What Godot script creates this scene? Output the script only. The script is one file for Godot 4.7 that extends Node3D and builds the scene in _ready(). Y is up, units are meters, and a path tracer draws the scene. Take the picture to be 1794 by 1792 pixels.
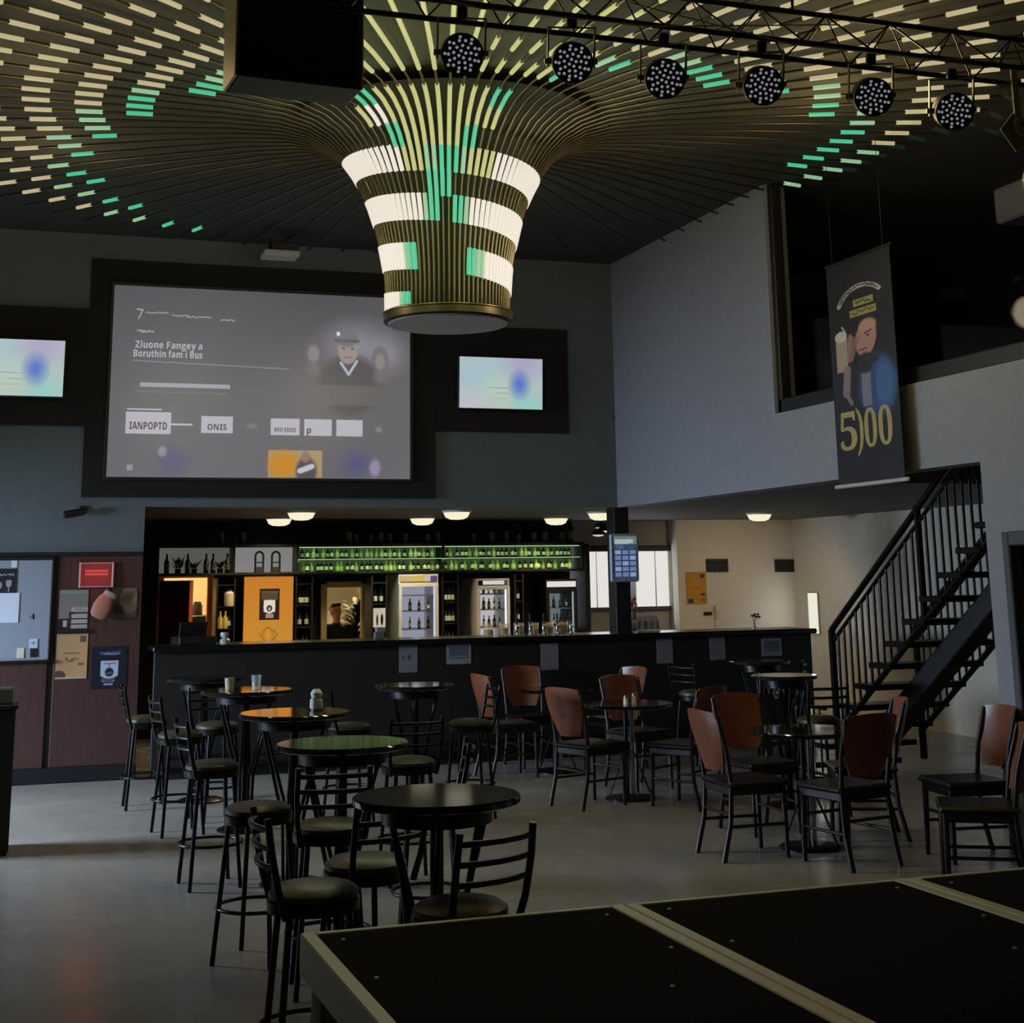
extends Node3D
# A bar room: camera and light first, then the room, then the furniture, small things last. Metres, y up; the camera stands at x = 0, z = 0.

const CEIL := 4.97
const BACK := -14.2
const WX := 6.01
const BARZ := -17.0
const AX := Vector3(2.88, 0, -9.75)

var M := {}
var used := {}
var rng := RandomNumberGenerator.new()
var cam: Camera3D

# ---------------------------------------------------------------- mesh building
class B:
	var st := SurfaceTool.new()
	func _init() -> void:
		st.begin(Mesh.PRIMITIVE_TRIANGLES)
	func tri(a: Vector3, b: Vector3, c: Vector3, out: Vector3, g := -1, ua := Vector2.ZERO, ub := Vector2.ZERO, uc := Vector2.ZERO) -> void:
		st.set_smooth_group(g)
		if (b - a).cross(c - a).dot(out) > 0.0:
			var t := b; b = c; c = t
			var u := ub; ub = uc; uc = u
		st.set_uv(ua); st.add_vertex(a)
		st.set_uv(ub); st.add_vertex(b)
		st.set_uv(uc); st.add_vertex(c)
	func quad(a: Vector3, b: Vector3, c: Vector3, d: Vector3, out: Vector3, g := -1) -> void:
		tri(a, b, c, out, g)
		tri(a, c, d, out, g)
	func quad_uv(a: Vector3, b: Vector3, c: Vector3, d: Vector3, out: Vector3) -> void:   # a = lower left seen from the front
		tri(a, b, c, out, -1, Vector2(0, 1), Vector2(1, 1), Vector2(1, 0))
		tri(a, c, d, out, -1, Vector2(0, 1), Vector2(1, 0), Vector2(0, 0))
	func box(c: Vector3, s: Vector3, bv := 0.0, xf := Transform3D()) -> B:
		var h := s / 2.0
		bv = minf(bv, minf(h.x, minf(h.y, h.z)) * 0.9)
		for ax in 3:
			var u := (ax + 1) % 3
			var v := (ax + 2) % 3
			for sg in [-1.0, 1.0]:
				var p := []
				for q in [[-1, -1], [1, -1], [1, 1], [-1, 1]]:
					var w := Vector3.ZERO
					w[ax] = sg * h[ax]; w[u] = q[0] * (h[u] - bv); w[v] = q[1] * (h[v] - bv)
					p.append(xf * (c + w))
				var o := Vector3.ZERO
				o[ax] = sg
				quad(p[0], p[1], p[2], p[3], xf.basis * o)
			if bv > 0.0:
				for su in [-1.0, 1.0]:
					for sv in [-1.0, 1.0]:
						var e := []
						for q in [[-1, 0], [1, 0], [1, 1], [-1, 1]]:
							var w := Vector3.ZERO
							w[ax] = q[0] * (h[ax] - bv)
							w[u] = su * (h[u] - (bv if q[1] else 0.0)); w[v] = sv * (h[v] - (0.0 if q[1] else bv))
							e.append(xf * (c + w))
						var o := Vector3.ZERO
						o[u] = su; o[v] = sv
						quad(e[0], e[1], e[2], e[3], xf.basis * o)
		if bv > 0.0:
			for sx in [-1.0, 1.0]:
				for sy in [-1.0, 1.0]:
					for sz in [-1.0, 1.0]:
						var o := Vector3(sx, sy, sz)
						tri(xf * (c + Vector3(sx * h.x, sy * (h.y - bv), sz * (h.z - bv))), xf * (c + Vector3(sx * (h.x - bv), sy * h.y, sz * (h.z - bv))), xf * (c + Vector3(sx * (h.x - bv), sy * (h.y - bv), sz * h.z)), xf.basis * o)
		return self
	func tube(pts: Array, r: float, n := 8, r2 := -1.0, flat := 1.0) -> B:
		if r2 < 0.0: r2 = r
		var rings := []
		var up := Vector3.UP
		var d0: Vector3 = (pts[1] - pts[0]).normalized()
		if absf(d0.dot(up)) > 0.9: up = Vector3.RIGHT
		var side := d0.cross(up).normalized()
		for i in pts.size():
			var d: Vector3 = (pts[mini(i + 1, pts.size() - 1)] - pts[maxi(i - 1, 0)]).normalized()
			side = (side - d * side.dot(d)).normalized()
			var oth := d.cross(side)
			var rr := lerpf(r, r2, float(i) / (pts.size() - 1))
			var ring := []
			for k in n:
				var a := TAU * k / n
				ring.append(pts[i] + (side * cos(a) + oth * sin(a) * flat) * rr)
			rings.append(ring)
		for i in pts.size() - 1:
			for k in n:
				var k2 := (k + 1) % n
				var mid: Vector3 = (rings[i][k] + rings[i][k2] + rings[i + 1][k] + rings[i + 1][k2]) / 4.0 - (pts[i] + pts[i + 1]) / 2.0
				quad(rings[i][k], rings[i][k2], rings[i + 1][k2], rings[i + 1][k], mid, 0)
		for e in [0, pts.size() - 1]:
			var o: Vector3 = pts[0] - pts[1] if e == 0 else pts[-1] - pts[-2]
			for k in n:
				tri(pts[e], rings[e][k], rings[e][(k + 1) % n], o, -1)
		return self
	func lathe(prof: Array, n := 20, xf := Transform3D()) -> B:   # [r, y] from the bottom up along the outside
		var g := 1
		for i in prof.size() - 1:
			var a := Vector2(prof[i][0], prof[i][1])
			var b := Vector2(prof[i + 1][0], prof[i + 1][1])
			var d := b - a
			if d.length() < 1e-6: continue
			if i > 0:
				var pd := a - Vector2(prof[i - 1][0], prof[i - 1][1])
				if absf(pd.angle_to(d)) > 0.7: g += 1
			for k in n:
				var t0 := TAU * k / n
				var t1 := TAU * (k + 1) / n
				var e0 := Vector3(cos(t0), 0, sin(t0))
				var e1 := Vector3(cos(t1), 0, sin(t1))
				var out := (e0 + e1) * d.y / 2.0 + Vector3.UP * -d.x
				var p0 := xf * (e0 * a.x + Vector3.UP * a.y)
				var p1 := xf * (e1 * a.x + Vector3.UP * a.y)
				var p2 := xf * (e1 * b.x + Vector3.UP * b.y)
				var p3 := xf * (e0 * b.x + Vector3.UP * b.y)
				out = xf.basis * out
				if a.x > 1e-5: tri(p0, p1, p2, out, g)
				if b.x > 1e-5: tri(p0, p2, p3, out, g)
		return self
	func ring(c: Vector3, r: float, t: float, n := 24, m := 6) -> B:   # a torus lying flat
		for i in n:
			for j in m:
				var p := []
				for q in [[0, 0], [1, 0], [1, 1], [0, 1]]:
					var a: float = TAU * (i + q[0]) / n
					var b: float = TAU * (j + q[1]) / m
					p.append(c + Vector3(cos(a) * (r + t * cos(b)), t * sin(b), sin(a) * (r + t * cos(b))))
				var am := TAU * (i + 0.5) / n
				var bm := TAU * (j + 0.5) / m
				quad(p[0], p[1], p[2], p[3], Vector3(cos(am) * cos(bm), sin(bm), sin(am) * cos(bm)), 0)
		return self
	func mesh() -> ArrayMesh:
		st.generate_normals()
		return st.commit()

func numbered(n: String) -> String:
	var k: int = used.get(n, -1) + 1
	used[n] = k
	return n if k == 0 else "%s_%03d" % [n, k]

func tag(o: Node, label := "", category := "", group := "", kind := "") -> Node:
	if label: o.set_meta("label", label)
	if category: o.set_meta("category", category)
	if group: o.set_meta("group", group)
	if kind: o.set_meta("kind", kind)
	return o

func thing(called: String, label: String, category: String, at := Vector3.ZERO, turn := 0.0, group := "") -> Node3D:
	var o := Node3D.new()
	o.name = numbered(called)
	add_child(o)
	o.position = at
	o.rotation.y = turn
	tag(o, label, category, group)
	return o

func part(called: String, mesh, m: Material, parent: Node, at := Vector3.ZERO, rot := Vector3.ZERO) -> MeshInstance3D:
	var o := MeshInstance3D.new()
	o.mesh = mesh.mesh() if mesh is B else mesh
	o.material_override = m
	if parent == self:
		o.name = numbered(called)
		add_child(o)
	else:
		o.name = called
		parent.add_child(o, true)
	o.position = at
	o.rotation = rot
	return o

func single(called: String, mesh, m: Material, label: String, category: String, at := Vector3.ZERO, turn := 0.0, group := "") -> MeshInstance3D:
	var o := part(called, mesh, m, self, at, Vector3(0, turn, 0))
	tag(o, label, category, group)
	return o

func struct(called: String, mesh, m: Material, at := Vector3.ZERO) -> MeshInstance3D:
	var o := part(called, mesh, m, self, at)
	o.set_meta("kind", "structure")
	return o

func dup(src: Node3D, called: String, at: Vector3, turn := 0.0, label := "", group := "") -> Node3D:
	var o: Node3D = src.duplicate()
	o.name = numbered(called)
	add_child(o)
	o.position = at
	o.rotation.y = turn
	if label: o.set_meta("label", label)
	if group: o.set_meta("group", group)
	return o

func bx(c: Vector3, s: Vector3, bv := 0.0) -> B:
	return B.new().box(c, s, bv)

func span(a: Vector3, b: Vector3, bv := 0.0) -> B:   # a box between two corners
	return B.new().box((a + b) / 2.0, (b - a).abs(), bv)

func flat_mesh(w: float, h: float, d: float) -> ArrayMesh:   # a thin sheet facing +z whose front carries the picture
	var b := B.new()
	var x := w / 2.0
	var y := h / 2.0
	b.quad_uv(Vector3(-x, -y, d), Vector3(x, -y, d), Vector3(x, y, d), Vector3(-x, y, d), Vector3(0, 0, 1))
	b.quad(Vector3(-x, -y, 0), Vector3(x, -y, 0), Vector3(x, y, 0), Vector3(-x, y, 0), Vector3(0, 0, -1))
	b.quad(Vector3(-x, -y, 0), Vector3(x, -y, 0), Vector3(x, -y, d), Vector3(-x, -y, d), Vector3(0, -1, 0))
	b.quad(Vector3(-x, y, 0), Vector3(x, y, 0), Vector3(x, y, d), Vector3(-x, y, d), Vector3(0, 1, 0))
	b.quad(Vector3(-x, -y, 0), Vector3(-x, y, 0), Vector3(-x, y, d), Vector3(-x, -y, d), Vector3(-1, 0, 0))
	b.quad(Vector3(x, -y, 0), Vector3(x, y, 0), Vector3(x, y, d), Vector3(x, -y, d), Vector3(1, 0, 0))
	return b.mesh()

func words(parent: Node, s: String, tall: float, m: Material, at: Vector3, wide := 0.0, serif := false, rot := Vector3.ZERO, called := "lettering") -> MeshInstance3D:
	var t := TextMesh.new()
	var f := SystemFont.new()
	f.font_names = PackedStringArray(["Droid Serif" if serif else "Droid Sans"])
	f.font_weight = 700
	t.font = f
	t.font_size = 48
	t.pixel_size = tall / 36.0
	t.depth = 0.004
	t.curve_step = 4.0
	t.text = s
	var o := MeshInstance3D.new()
	o.mesh = t
	o.material_override = m
	o.name = called
	parent.add_child(o, true)
	o.position = at
	o.rotation = rot
	if wide > 0.0:
		var w: float = t.get_aabb().size.x
		if w > 0.0: o.scale = Vector3(wide / w, 1, 1)
	return o

# ---------------------------------------------------------------- materials and pictures
func mat(c: Color, rough := 0.6, metal := 0.0) -> StandardMaterial3D:
	var m := StandardMaterial3D.new()
	m.albedo_color = c
	m.roughness = rough
	m.metallic = metal
	return m

func glow(c: Color, e := 1.0) -> StandardMaterial3D:   # c in linear light
	var m := StandardMaterial3D.new()
	m.albedo_color = Color(0.05, 0.05, 0.05)
	m.emission_enabled = true
	m.emission = c.linear_to_srgb()
	m.emission_energy_multiplier = e
	m.roughness = 0.5
	return m

func glass(c: Color, a := 0.06, rough := 0.03) -> StandardMaterial3D:
	var m := mat(Color(c.r, c.g, c.b, a), rough)
	m.transparency = BaseMaterial3D.TRANSPARENCY_ALPHA
	return m

func noise_tex(freq: float, cols: Array, seed_: int, size := 512, octaves := 4, normal := false) -> NoiseTexture2D:
	var n := FastNoiseLite.new()
	n.seed = seed_
	n.frequency = freq
	n.fractal_octaves = octaves
	var t := NoiseTexture2D.new()
	t.width = size; t.height = size
	t.seamless = true
	t.noise = n
	if normal:
		t.as_normal_map = true
		t.bump_strength = 2.0
	else:
		var g := Gradient.new()
		g.offsets = PackedFloat32Array()
		g.colors = PackedColorArray()
		for k in cols.size(): g.add_point(float(k) / maxf(1, cols.size() - 1), cols[k])
		t.color_ramp = g
	return t

func worn(cols: Array, freq: float, seed_: int, scale: Vector3, rough := 0.6, metal := 0.0) -> StandardMaterial3D:
	var m := mat(Color.WHITE, rough, metal)
	m.albedo_texture = noise_tex(freq, cols, seed_)
	m.uv1_triplanar = true
	m.uv1_world_triplanar = true
	m.uv1_scale = scale
	return m

func canvas(w: int, h: int, c: Color) -> Image:
	var im := Image.create(w, h, false, Image.FORMAT_RGBA8)
	im.fill(c)
	return im

func ell(im: Image, cx: float, cy: float, rx: float, ry: float, c: Color, soft := 0.08, ang := 0.0) -> void:
	var R := maxf(rx, ry)
	for y in range(maxi(0, int(cy - R)), mini(im.get_height(), int(cy + R) + 1)):
		for x in range(maxi(0, int(cx - R)), mini(im.get_width(), int(cx + R) + 1)):
			var p := Vector2(x + 0.5 - cx, y + 0.5 - cy).rotated(-ang)
			var d := Vector2(p.x / rx, p.y / ry).length()
			if d < 1.0:
				var a := c.a * clampf((1.0 - d) / maxf(soft, 0.001), 0, 1)
				im.set_pixel(x, y, im.get_pixel(x, y).lerp(Color(c.r, c.g, c.b), a))

func rct(im: Image, x: int, y: int, w: int, h: int, c: Color) -> void:
	im.fill_rect(Rect2i(x, y, w, h), c)

func stroke(im: Image, a: Vector2, b: Vector2, w: float, c: Color) -> void:
	var n := int(a.distance_to(b) / maxf(0.7, w * 0.4)) + 1
	for k in n + 1:
		var p := a.lerp(b, float(k) / n)
		ell(im, p.x, p.y, w, w, c, 0.4)

func scribble(im: Image, x0: float, x1: float, y: float, h: float, w: float, c: Color, n: int) -> void:   # a line of hand lettering too small to read
	var p := Vector2(x0, y)
	for k in n:
		var q := Vector2(lerpf(x0, x1, (k + 1.0) / n), y + (rng.randf() - 0.5) * h)
		stroke(im, p, q, w, c)
		p = q

func pic(im: Image, rough := 0.7) -> StandardMaterial3D:
	var m := mat(Color.WHITE, rough)
	m.albedo_texture = ImageTexture.create_from_image(im)
	m.texture_repeat = false
	return m

func lit_pic(im: Image, e := 1.0) -> StandardMaterial3D:
	var m := mat(Color(0.02, 0.02, 0.02), 0.3)
	m.emission_enabled = true
	m.emission_texture = ImageTexture.create_from_image(im)
	m.emission = Color.WHITE
	m.emission_operator = BaseMaterial3D.EMISSION_OP_MULTIPLY
	m.emission_energy_multiplier = e
	m.texture_repeat = false
	return m

func omni(called: String, at: Vector3, c: Color, e: float, size := 0.08) -> void:
	var l := OmniLight3D.new()
	l.name = numbered(called)
	add_child(l)
	l.position = at
	l.light_color = c
	l.light_energy = e
	l.light_size = size
	l.omni_range = 20.0
	l.omni_attenuation = 2.0
	l.shadow_enabled = true

func spot(called: String, at: Vector3, dir: Vector3, c: Color, e: float, ang := 60.0, size := 0.08) -> void:
	var l := SpotLight3D.new()
	l.name = numbered(called)
	add_child(l)
	l.look_at_from_position(at, at + dir, Vector3.RIGHT if absf(dir.normalized().y) > 0.9 else Vector3.UP)
	l.light_color = c
	l.light_energy = e
	l.light_size = size
	l.spot_angle = ang
	l.spot_angle_attenuation = 0.8
	l.spot_range = 20.0
	l.spot_attenuation = 2.0
	l.shadow_enabled = true

func area(called: String, at: Vector3, dir: Vector3, w: float, h: float, c: Color, e: float) -> void:
	var l := AreaLight3D.new()
	l.name = numbered(called)
	add_child(l)
	l.look_at_from_position(at, at + dir, Vector3.RIGHT if absf(dir.normalized().y) > 0.9 else Vector3.UP)
	l.light_color = c
	l.light_energy = e
	l.area_size = Vector2(w, h)
	l.area_normalize_energy = false
	l.area_range = 30.0
	l.shadow_enabled = true


func _ready() -> void:
	rng.seed = 7
	setup_view()
	materials()
	build_room()
	chandelier()
	overhead()
	screens()
	furnish()
	bar()
	walls_dress()
	people()


# ---------------------------------------------------------------- camera, sky, daylight, exposure
func setup_view() -> void:
	cam = Camera3D.new()
	cam.name = "camera"
	add_child(cam)
	cam.transform = Transform3D(Basis(Vector3(0.946303, -0.014138, 0.322966), Vector3(-0.055735, 0.976948, 0.206074), Vector3(-0.318434, -0.213009, 0.923703)).orthonormalized(), Vector3(0, 1.7, 0))
	cam.projection = Camera3D.PROJECTION_FRUSTUM
	cam.near = 0.05
	cam.far = 100.0
	cam.size = 0.05 * 1792.0 / 2572.2
	cam.frustum_offset = Vector2(0, -0.05 * 443.8 / 2572.2)
	cam.current = true
	var we := WorldEnvironment.new()
	we.name = "environment"
	var e := Environment.new()
	var sky := Sky.new()
	var sm := ProceduralSkyMaterial.new()
	sm.sky_top_color = Color(0.55, 0.65, 0.8)
	sm.sky_horizon_color = Color(0.78, 0.83, 0.9)
	sm.ground_bottom_color = Color(0.3, 0.3, 0.3)
	sm.ground_horizon_color = Color(0.6, 0.62, 0.65)
	sky.sky_material = sm
	e.background_mode = Environment.BG_SKY
	e.sky = sky
	e.background_energy_multiplier = 0.5
	e.tonemap_mode = Environment.TONE_MAPPER_LINEAR
	e.tonemap_exposure = 1.0
	e.sdfgi_enabled = true
	e.ssao_enabled = true
	e.ssil_enabled = true
	we.environment = e
	add_child(we)
	# daylight through the glazed doors in the wall at x = -3.2, and through the blinds at the far end
	area("daylight_doors", Vector3(-5.0, 2.75, -11.95), Vector3(1, -0.32, 0.0), 2.3, 2.4, Color(0.80, 0.89, 1.0), 56.0)
	area("front_fill", Vector3(0.2, 2.0, 3.2), Vector3(0, -0.1, -1), 2.4, 1.6, Color(1.0, 0.88, 0.66), 0.08)  # unseen warm fill behind the camera, added to lift the foreground
	area("daylight_blinds", Vector3(7.4, 1.6, -17.5), Vector3(0, 0, 1), 1.6, 1.0, Color(0.92, 0.95, 1.0), 0.35)

func materials() -> void:
	M.floor = worn([Color(0.525, 0.505, 0.475), Color(0.56, 0.54, 0.505), Color(0.54, 0.52, 0.485), Color(0.575, 0.555, 0.52)], 0.01, 3, Vector3(0.35, 0.35, 0.35), 0.5)
	M.floor.metallic_specular = 0.35
	M.floor.roughness_texture = noise_tex(0.01, [Color(0.38, 0.38, 0.38), Color(0.62, 0.62, 0.62)], 8)
	M.wall_grey = worn([Color(0.49, 0.50, 0.53), Color(0.52, 0.53, 0.56)], 0.02, 5, Vector3(0.8, 0.8, 0.8), 0.75)
	M.wall_grey_shaded = worn([Color(0.335, 0.375, 0.395), Color(0.36, 0.40, 0.415)], 0.02, 6, Vector3(0.8, 0.8, 0.8), 0.75)  # same paint as the grey walls, darkened to hold the shade
	M.wall_beige = worn([Color(0.74, 0.715, 0.65), Color(0.77, 0.745, 0.68)], 0.02, 7, Vector3(0.8, 0.8, 0.8), 0.8)
	M.ceiling = mat(Color(0.20, 0.21, 0.19), 0.85)
	M.soffit = mat(Color(0.34, 0.34, 0.33), 0.8)
	M.black = mat(Color(0.035, 0.033, 0.034), 0.55)
	M.black_paint = mat(Color(0.075, 0.07, 0.068), 0.85)
	M.black_metal = mat(Color(0.04, 0.04, 0.045), 0.32, 0.4)
	M.rod = mat(Color(0.30, 0.265, 0.17), 0.35, 0.7)
	M.alu = mat(Color(0.80, 0.80, 0.73), 0.5, 0.15)
	M.chrome = mat(Color(0.72, 0.73, 0.75), 0.16, 1.0)
	M.white = mat(Color(0.86, 0.86, 0.84), 0.5)
	M.white_metal = mat(Color(0.8, 0.8, 0.8), 0.35)
	M.paper = mat(Color(0.80, 0.80, 0.80), 0.85)
	M.wood = worn([Color(0.21, 0.135, 0.125), Color(0.29, 0.19, 0.175), Color(0.24, 0.155, 0.145), Color(0.33, 0.22, 0.205)], 0.02, 11, Vector3(2.6, 0.16, 2.6), 0.42)
	M.wood_dark = worn([Color(0.09, 0.045, 0.035), Color(0.15, 0.08, 0.06)], 0.02, 12, Vector3(1.6, 0.5, 1.6), 0.4)
	M.ply = worn([Color(0.36, 0.19, 0.125), Color(0.46, 0.26, 0.17), Color(0.40, 0.22, 0.145)], 0.02, 13, Vector3(2.0, 0.5, 2.0), 0.36)
	M.table_top = worn([Color(0.085, 0.07, 0.06), Color(0.14, 0.115, 0.095)], 0.02, 14, Vector3(1.2, 1.2, 1.2), 0.09)
	M.vinyl = worn([Color(0.20, 0.195, 0.12), Color(0.25, 0.24, 0.15)], 0.05, 15, Vector3(2, 2, 2), 0.42)
	M.black_vinyl = mat(Color(0.03, 0.03, 0.035), 0.35)
	M.stage = worn([Color(0.02, 0.02, 0.021), Color(0.04, 0.04, 0.04)], 0.08, 16, Vector3(2, 2, 2), 0.95)
	M.stage.metallic_specular = 0.2
	M.navy = mat(Color(0.05, 0.06, 0.10), 0.8)
	M.pane = glass(Color(0.02, 0.02, 0.02), 0.04)
	M.pane.metallic_specular = 0.2
	M.dark_glass = mat(Color(0.015, 0.018, 0.022), 0.08)
	M.bottle_green = mat(Color(0.05, 0.13, 0.05), 0.12)
	M.bottle_dark = mat(Color(0.035, 0.03, 0.025), 0.12)
	M.label_white = mat(Color(0.8, 0.82, 0.74), 0.6)
	M.lamp = glow(Color(0.95, 0.86, 0.62), 1.0)
	M.blind = glow(Color(0.76, 0.74, 0.70), 1.0)

# ---------------------------------------------------------------- the room
func build_room() -> void:
	struct("floor", span(Vector3(-3.4, -0.12, 3.6), Vector3(10.2, 0.0, -20.2)), M.floor)
	struct("ceiling", span(Vector3(-3.4, CEIL, 3.6), Vector3(10.2, CEIL + 0.15, -14.4)), M.ceiling)
	var b := B.new()   # back wall: full height beside the bar, a bulkhead above it
	b.box(Vector3((WX - 3.4) / 2.0, (2.4 + CEIL) / 2.0, BACK - 0.1), Vector3(WX + 3.4, CEIL - 2.4, 0.2))
	b.box(Vector3((1.25 - 3.4) / 2.0, 1.2, BACK - 0.1), Vector3(1.25 + 3.4, 2.4, 0.2))
	struct("wall_back", b, M.wall_grey_shaded)
	b = B.new()   # right wall with the gallery opening, the stair opening and a doorway
	b.box(Vector3(WX + 0.1, (2.4 + CEIL) / 2.0, (-14.4 - 10.8) / 2.0), Vector3(0.2, CEIL - 2.4, 3.6))
	b.box(Vector3(WX + 0.1, 2.7, (-10.8 + 3.6) / 2.0), Vector3(0.2, 0.6, 14.4))
	b.box(Vector3(WX + 0.1, 1.2, (-8.13 - 7.93) / 2.0), Vector3(0.2, 2.4, 0.2))
	b.box(Vector3(WX + 0.1, 2.17, -7.4), Vector3(0.2, 0.46, 1.06))
	b.box(Vector3(WX + 0.1, 1.2, (-6.9 + 3.6) / 2.0), Vector3(0.2, 2.4, 10.5))
	b.box(Vector3(WX + 0.1, 3.98, (-2.0 + 3.6) / 2.0), Vector3(0.2, 1.98, 5.6))
	struct("wall_right", b, M.wall_grey)
	b = B.new()   # left wall round the glazed doors
	b.box(Vector3(-3.3, CEIL / 2.0, (-13.1 - 14.4) / 2.0), Vector3(0.2, CEIL, 1.3))
	b.box(Vector3(-3.3, CEIL / 2.0, (-10.8 + 3.6) / 2.0), Vector3(0.2, CEIL, 14.4))
	b.box(Vector3(-3.3, (2.3 + CEIL) / 2.0, -11.95), Vector3(0.2, CEIL - 2.3, 2.3))
	struct("wall_left", b, M.wall_grey)
	b = B.new()   # wall behind the camera, with a window
	b.box(Vector3(-2.2, CEIL / 2.0, 3.5), Vector3(2.2, CEIL, 0.2))
	b.box(Vector3(5.7, CEIL / 2.0, 3.5), Vector3(8.6, CEIL, 0.2))
	b.box(Vector3(0.15, 0.55, 3.5), Vector3(2.5, 1.1, 0.2))
	b.box(Vector3(0.15, 3.95, 3.5), Vector3(2.5, 2.04, 0.2))
	struct("wall_front", b, M.wall_grey)
	# the low ceiling over the bar and the side room carries the gallery
	b = B.new()
	b.box(Vector3(5.7, 2.5, (-14.4 - 20.2) / 2.0), Vector3(9.0, 0.2, 5.8))
	b.box(Vector3(8.9, 2.5, (-14.4 - 8.0) / 2.0), Vector3(2.6, 0.2, 6.4))
	b.box(Vector3(6.91, 2.5, (-14.4 - 10.2) / 2.0), Vector3(1.38, 0.2, 4.2))
	b.box(Vector3(9.1, 2.5, (-8.0 + 3.6) / 2.0), Vector3(2.2, 0.2, 11.6))
	struct("ceiling_low", b, M.soffit)
	struct("wall_gallery", span(Vector3(10.0, 2.6, 3.6), Vector3(10.2, CEIL, -14.4)), M.black_paint)
	struct("wall_gallery_end", span(Vector3(WX + 0.2, 2.6, -14.2), Vector3(10.0, CEIL, -14.4)), M.black_paint)
	struct("wall_bar_side", span(Vector3(1.05, 0, -14.4), Vector3(1.25, 2.4, -17.6)), M.black_paint)
	struct("wall_side_right", span(Vector3(9.8, 0, 3.6), Vector3(10.0, 2.4, -17.54)), M.wall_beige)
	b = B.new()
	b.box(Vector3(8.97, 1.2, -17.44), Vector3(1.66, 2.4, 0.2))
	b.box(Vector3(8.24, 1.2, -17.62), Vector3(0.2, 2.4, 0.3))
	struct("wall_side_back", b, M.wall_beige)
	# back wall of the bar with two doorways, and the kitchen behind
	var d0: float = 1.745
	var d1: float = 2.319
	var e0: float = 3.636
	var e1: float = 4.132
	var dh: float = 1.798
	var eh: float = 1.662
	b = B.new()
	for q in [[1.25, d0, 0.0], [d0, d1, dh], [d1, e0, 0.0], [e0, e1, eh], [e1, 6.78, 0.0]]:
		b.box(Vector3((q[0] + q[1]) / 2.0, (q[2] + 2.4) / 2.0, -17.65), Vector3(q[1] - q[0], 2.4 - q[2], 0.1))
	struct("wall_bar_back", b, M.black_paint)
	b = B.new()
	b.box(Vector3(1.15, 1.2, -18.8), Vector3(0.2, 2.4, 2.4))
	b.box(Vector3(4.0, 1.2, -20.1), Vector3(6.0, 2.4, 0.2))
	b.box(Vector3(6.83, 1.2, -18.9), Vector3(0.1, 2.4, 2.4))
	b.box(Vector3(3.0, 1.2, -18.8), Vector3(0.1, 2.4, 2.3))
	struct("wall_kitchen", b, mat(Color(0.82, 0.78, 0.70), 0.8))
	for q in [[d0, d1, dh, Color(0.80, 0.58, 0.30)], [e0, e1, eh, Color(0.80, 0.70, 0.52)]]:   # architraves
		b = B.new()
		var w := 0.07
		b.box(Vector3(q[0] + w / 2 - 0.03, q[2] / 2.0, -17.57), Vector3(w, q[2], 0.08), 0.008)
		b.box(Vector3(q[1] - w / 2 + 0.03, q[2] / 2.0, -17.57), Vector3(w, q[2], 0.08), 0.008)
		b.box(Vector3((q[0] + q[1]) / 2.0, q[2] - w / 2 + 0.03, -17.57), Vector3(q[1] - q[0] - 0.08, w, 0.08), 0.008)
		struct("trim_1" if q[0] == d0 else "trim_2", b, mat(q[3], 0.5))
	omni("kitchen_light", Vector3((d0 + d1) / 2.0 + 0.1, 2.1, -18.6), Color(1.0, 0.82, 0.56), 3.0)
	omni("kitchen_light", Vector3((e0 + e1) / 2.0 + 0.15, 2.2, -18.9), Color(1.0, 0.88, 0.66), 3.0)
	var kl := thing("kitchen_ceiling_light", "white ceiling light seen through the doorway where a person stands", "light", Vector3((e0 + e1) / 2.0, 2.05, -19.2))
	part("housing", bx(Vector3(0, 0.03, 0), Vector3(0.62, 0.06, 0.3), 0.01), M.white_metal, kl)
	part("diffuser", bx(Vector3(0, -0.02, 0), Vector3(0.58, 0.05, 0.26), 0.01), glow(Color(0.85, 0.83, 0.72)), kl)
	part("hanger", bx(Vector3(0, 0.2, 0), Vector3(0.02, 0.3, 0.02)), M.black, kl)
	# red door standing open at the first doorway
	var door := Node3D.new()
	door.name = "door_1"
	add_child(door)
	door.set_meta("kind", "structure")
	door.position = Vector3(d0 + 0.01, 0, -17.5)
	door.rotation.y = -deg_to_rad(67.0)
	part("leaf", bx(Vector3(0.33, dh / 2.0 - 0.03, 0), Vector3(0.66, dh - 0.08, 0.045), 0.005), mat(Color(0.42, 0.10, 0.055), 0.5), door)
	part("edge_strip", bx(Vector3(0.667, dh / 2.0 - 0.03, 0), Vector3(0.012, dh - 0.08, 0.047), 0.003), mat(Color(0.75, 0.38, 0.24), 0.5), door)
	part("handle", B.new().tube([Vector3(0.60, 1.0, 0.02), Vector3(0.60, 1.0, 0.07), Vector3(0.50, 1.0, 0.07)], 0.01), M.chrome, door)
	# wall with the blinds beyond the bar
	var wl: float = 6.940
	var wr: float = 8.176
	var wt: float = 2.035
	var wb: float = 1.306
	b = B.new()
	b.box(Vector3(7.46, (wt + 2.4) / 2.0, -17.7), Vector3(1.36, 2.4 - wt, 0.2))
	b.box(Vector3(7.46, wb / 2.0, -17.7), Vector3(1.36, wb, 0.2))
	struct("wall_window", b, mat(Color(0.60, 0.58, 0.57), 0.8))
	var wn := struct("window_1", bx(Vector3((wl + wr) / 2.0, (wt + wb) / 2.0, -17.71), Vector3(wr - wl, wt - wb, 0.01)), M.pane)
	part("head_rail", span(Vector3(wl - 0.02, wt - 0.02, -17.62), Vector3(wr + 0.02, wt + 0.05, -17.53), 0.01), M.black, wn)
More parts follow.
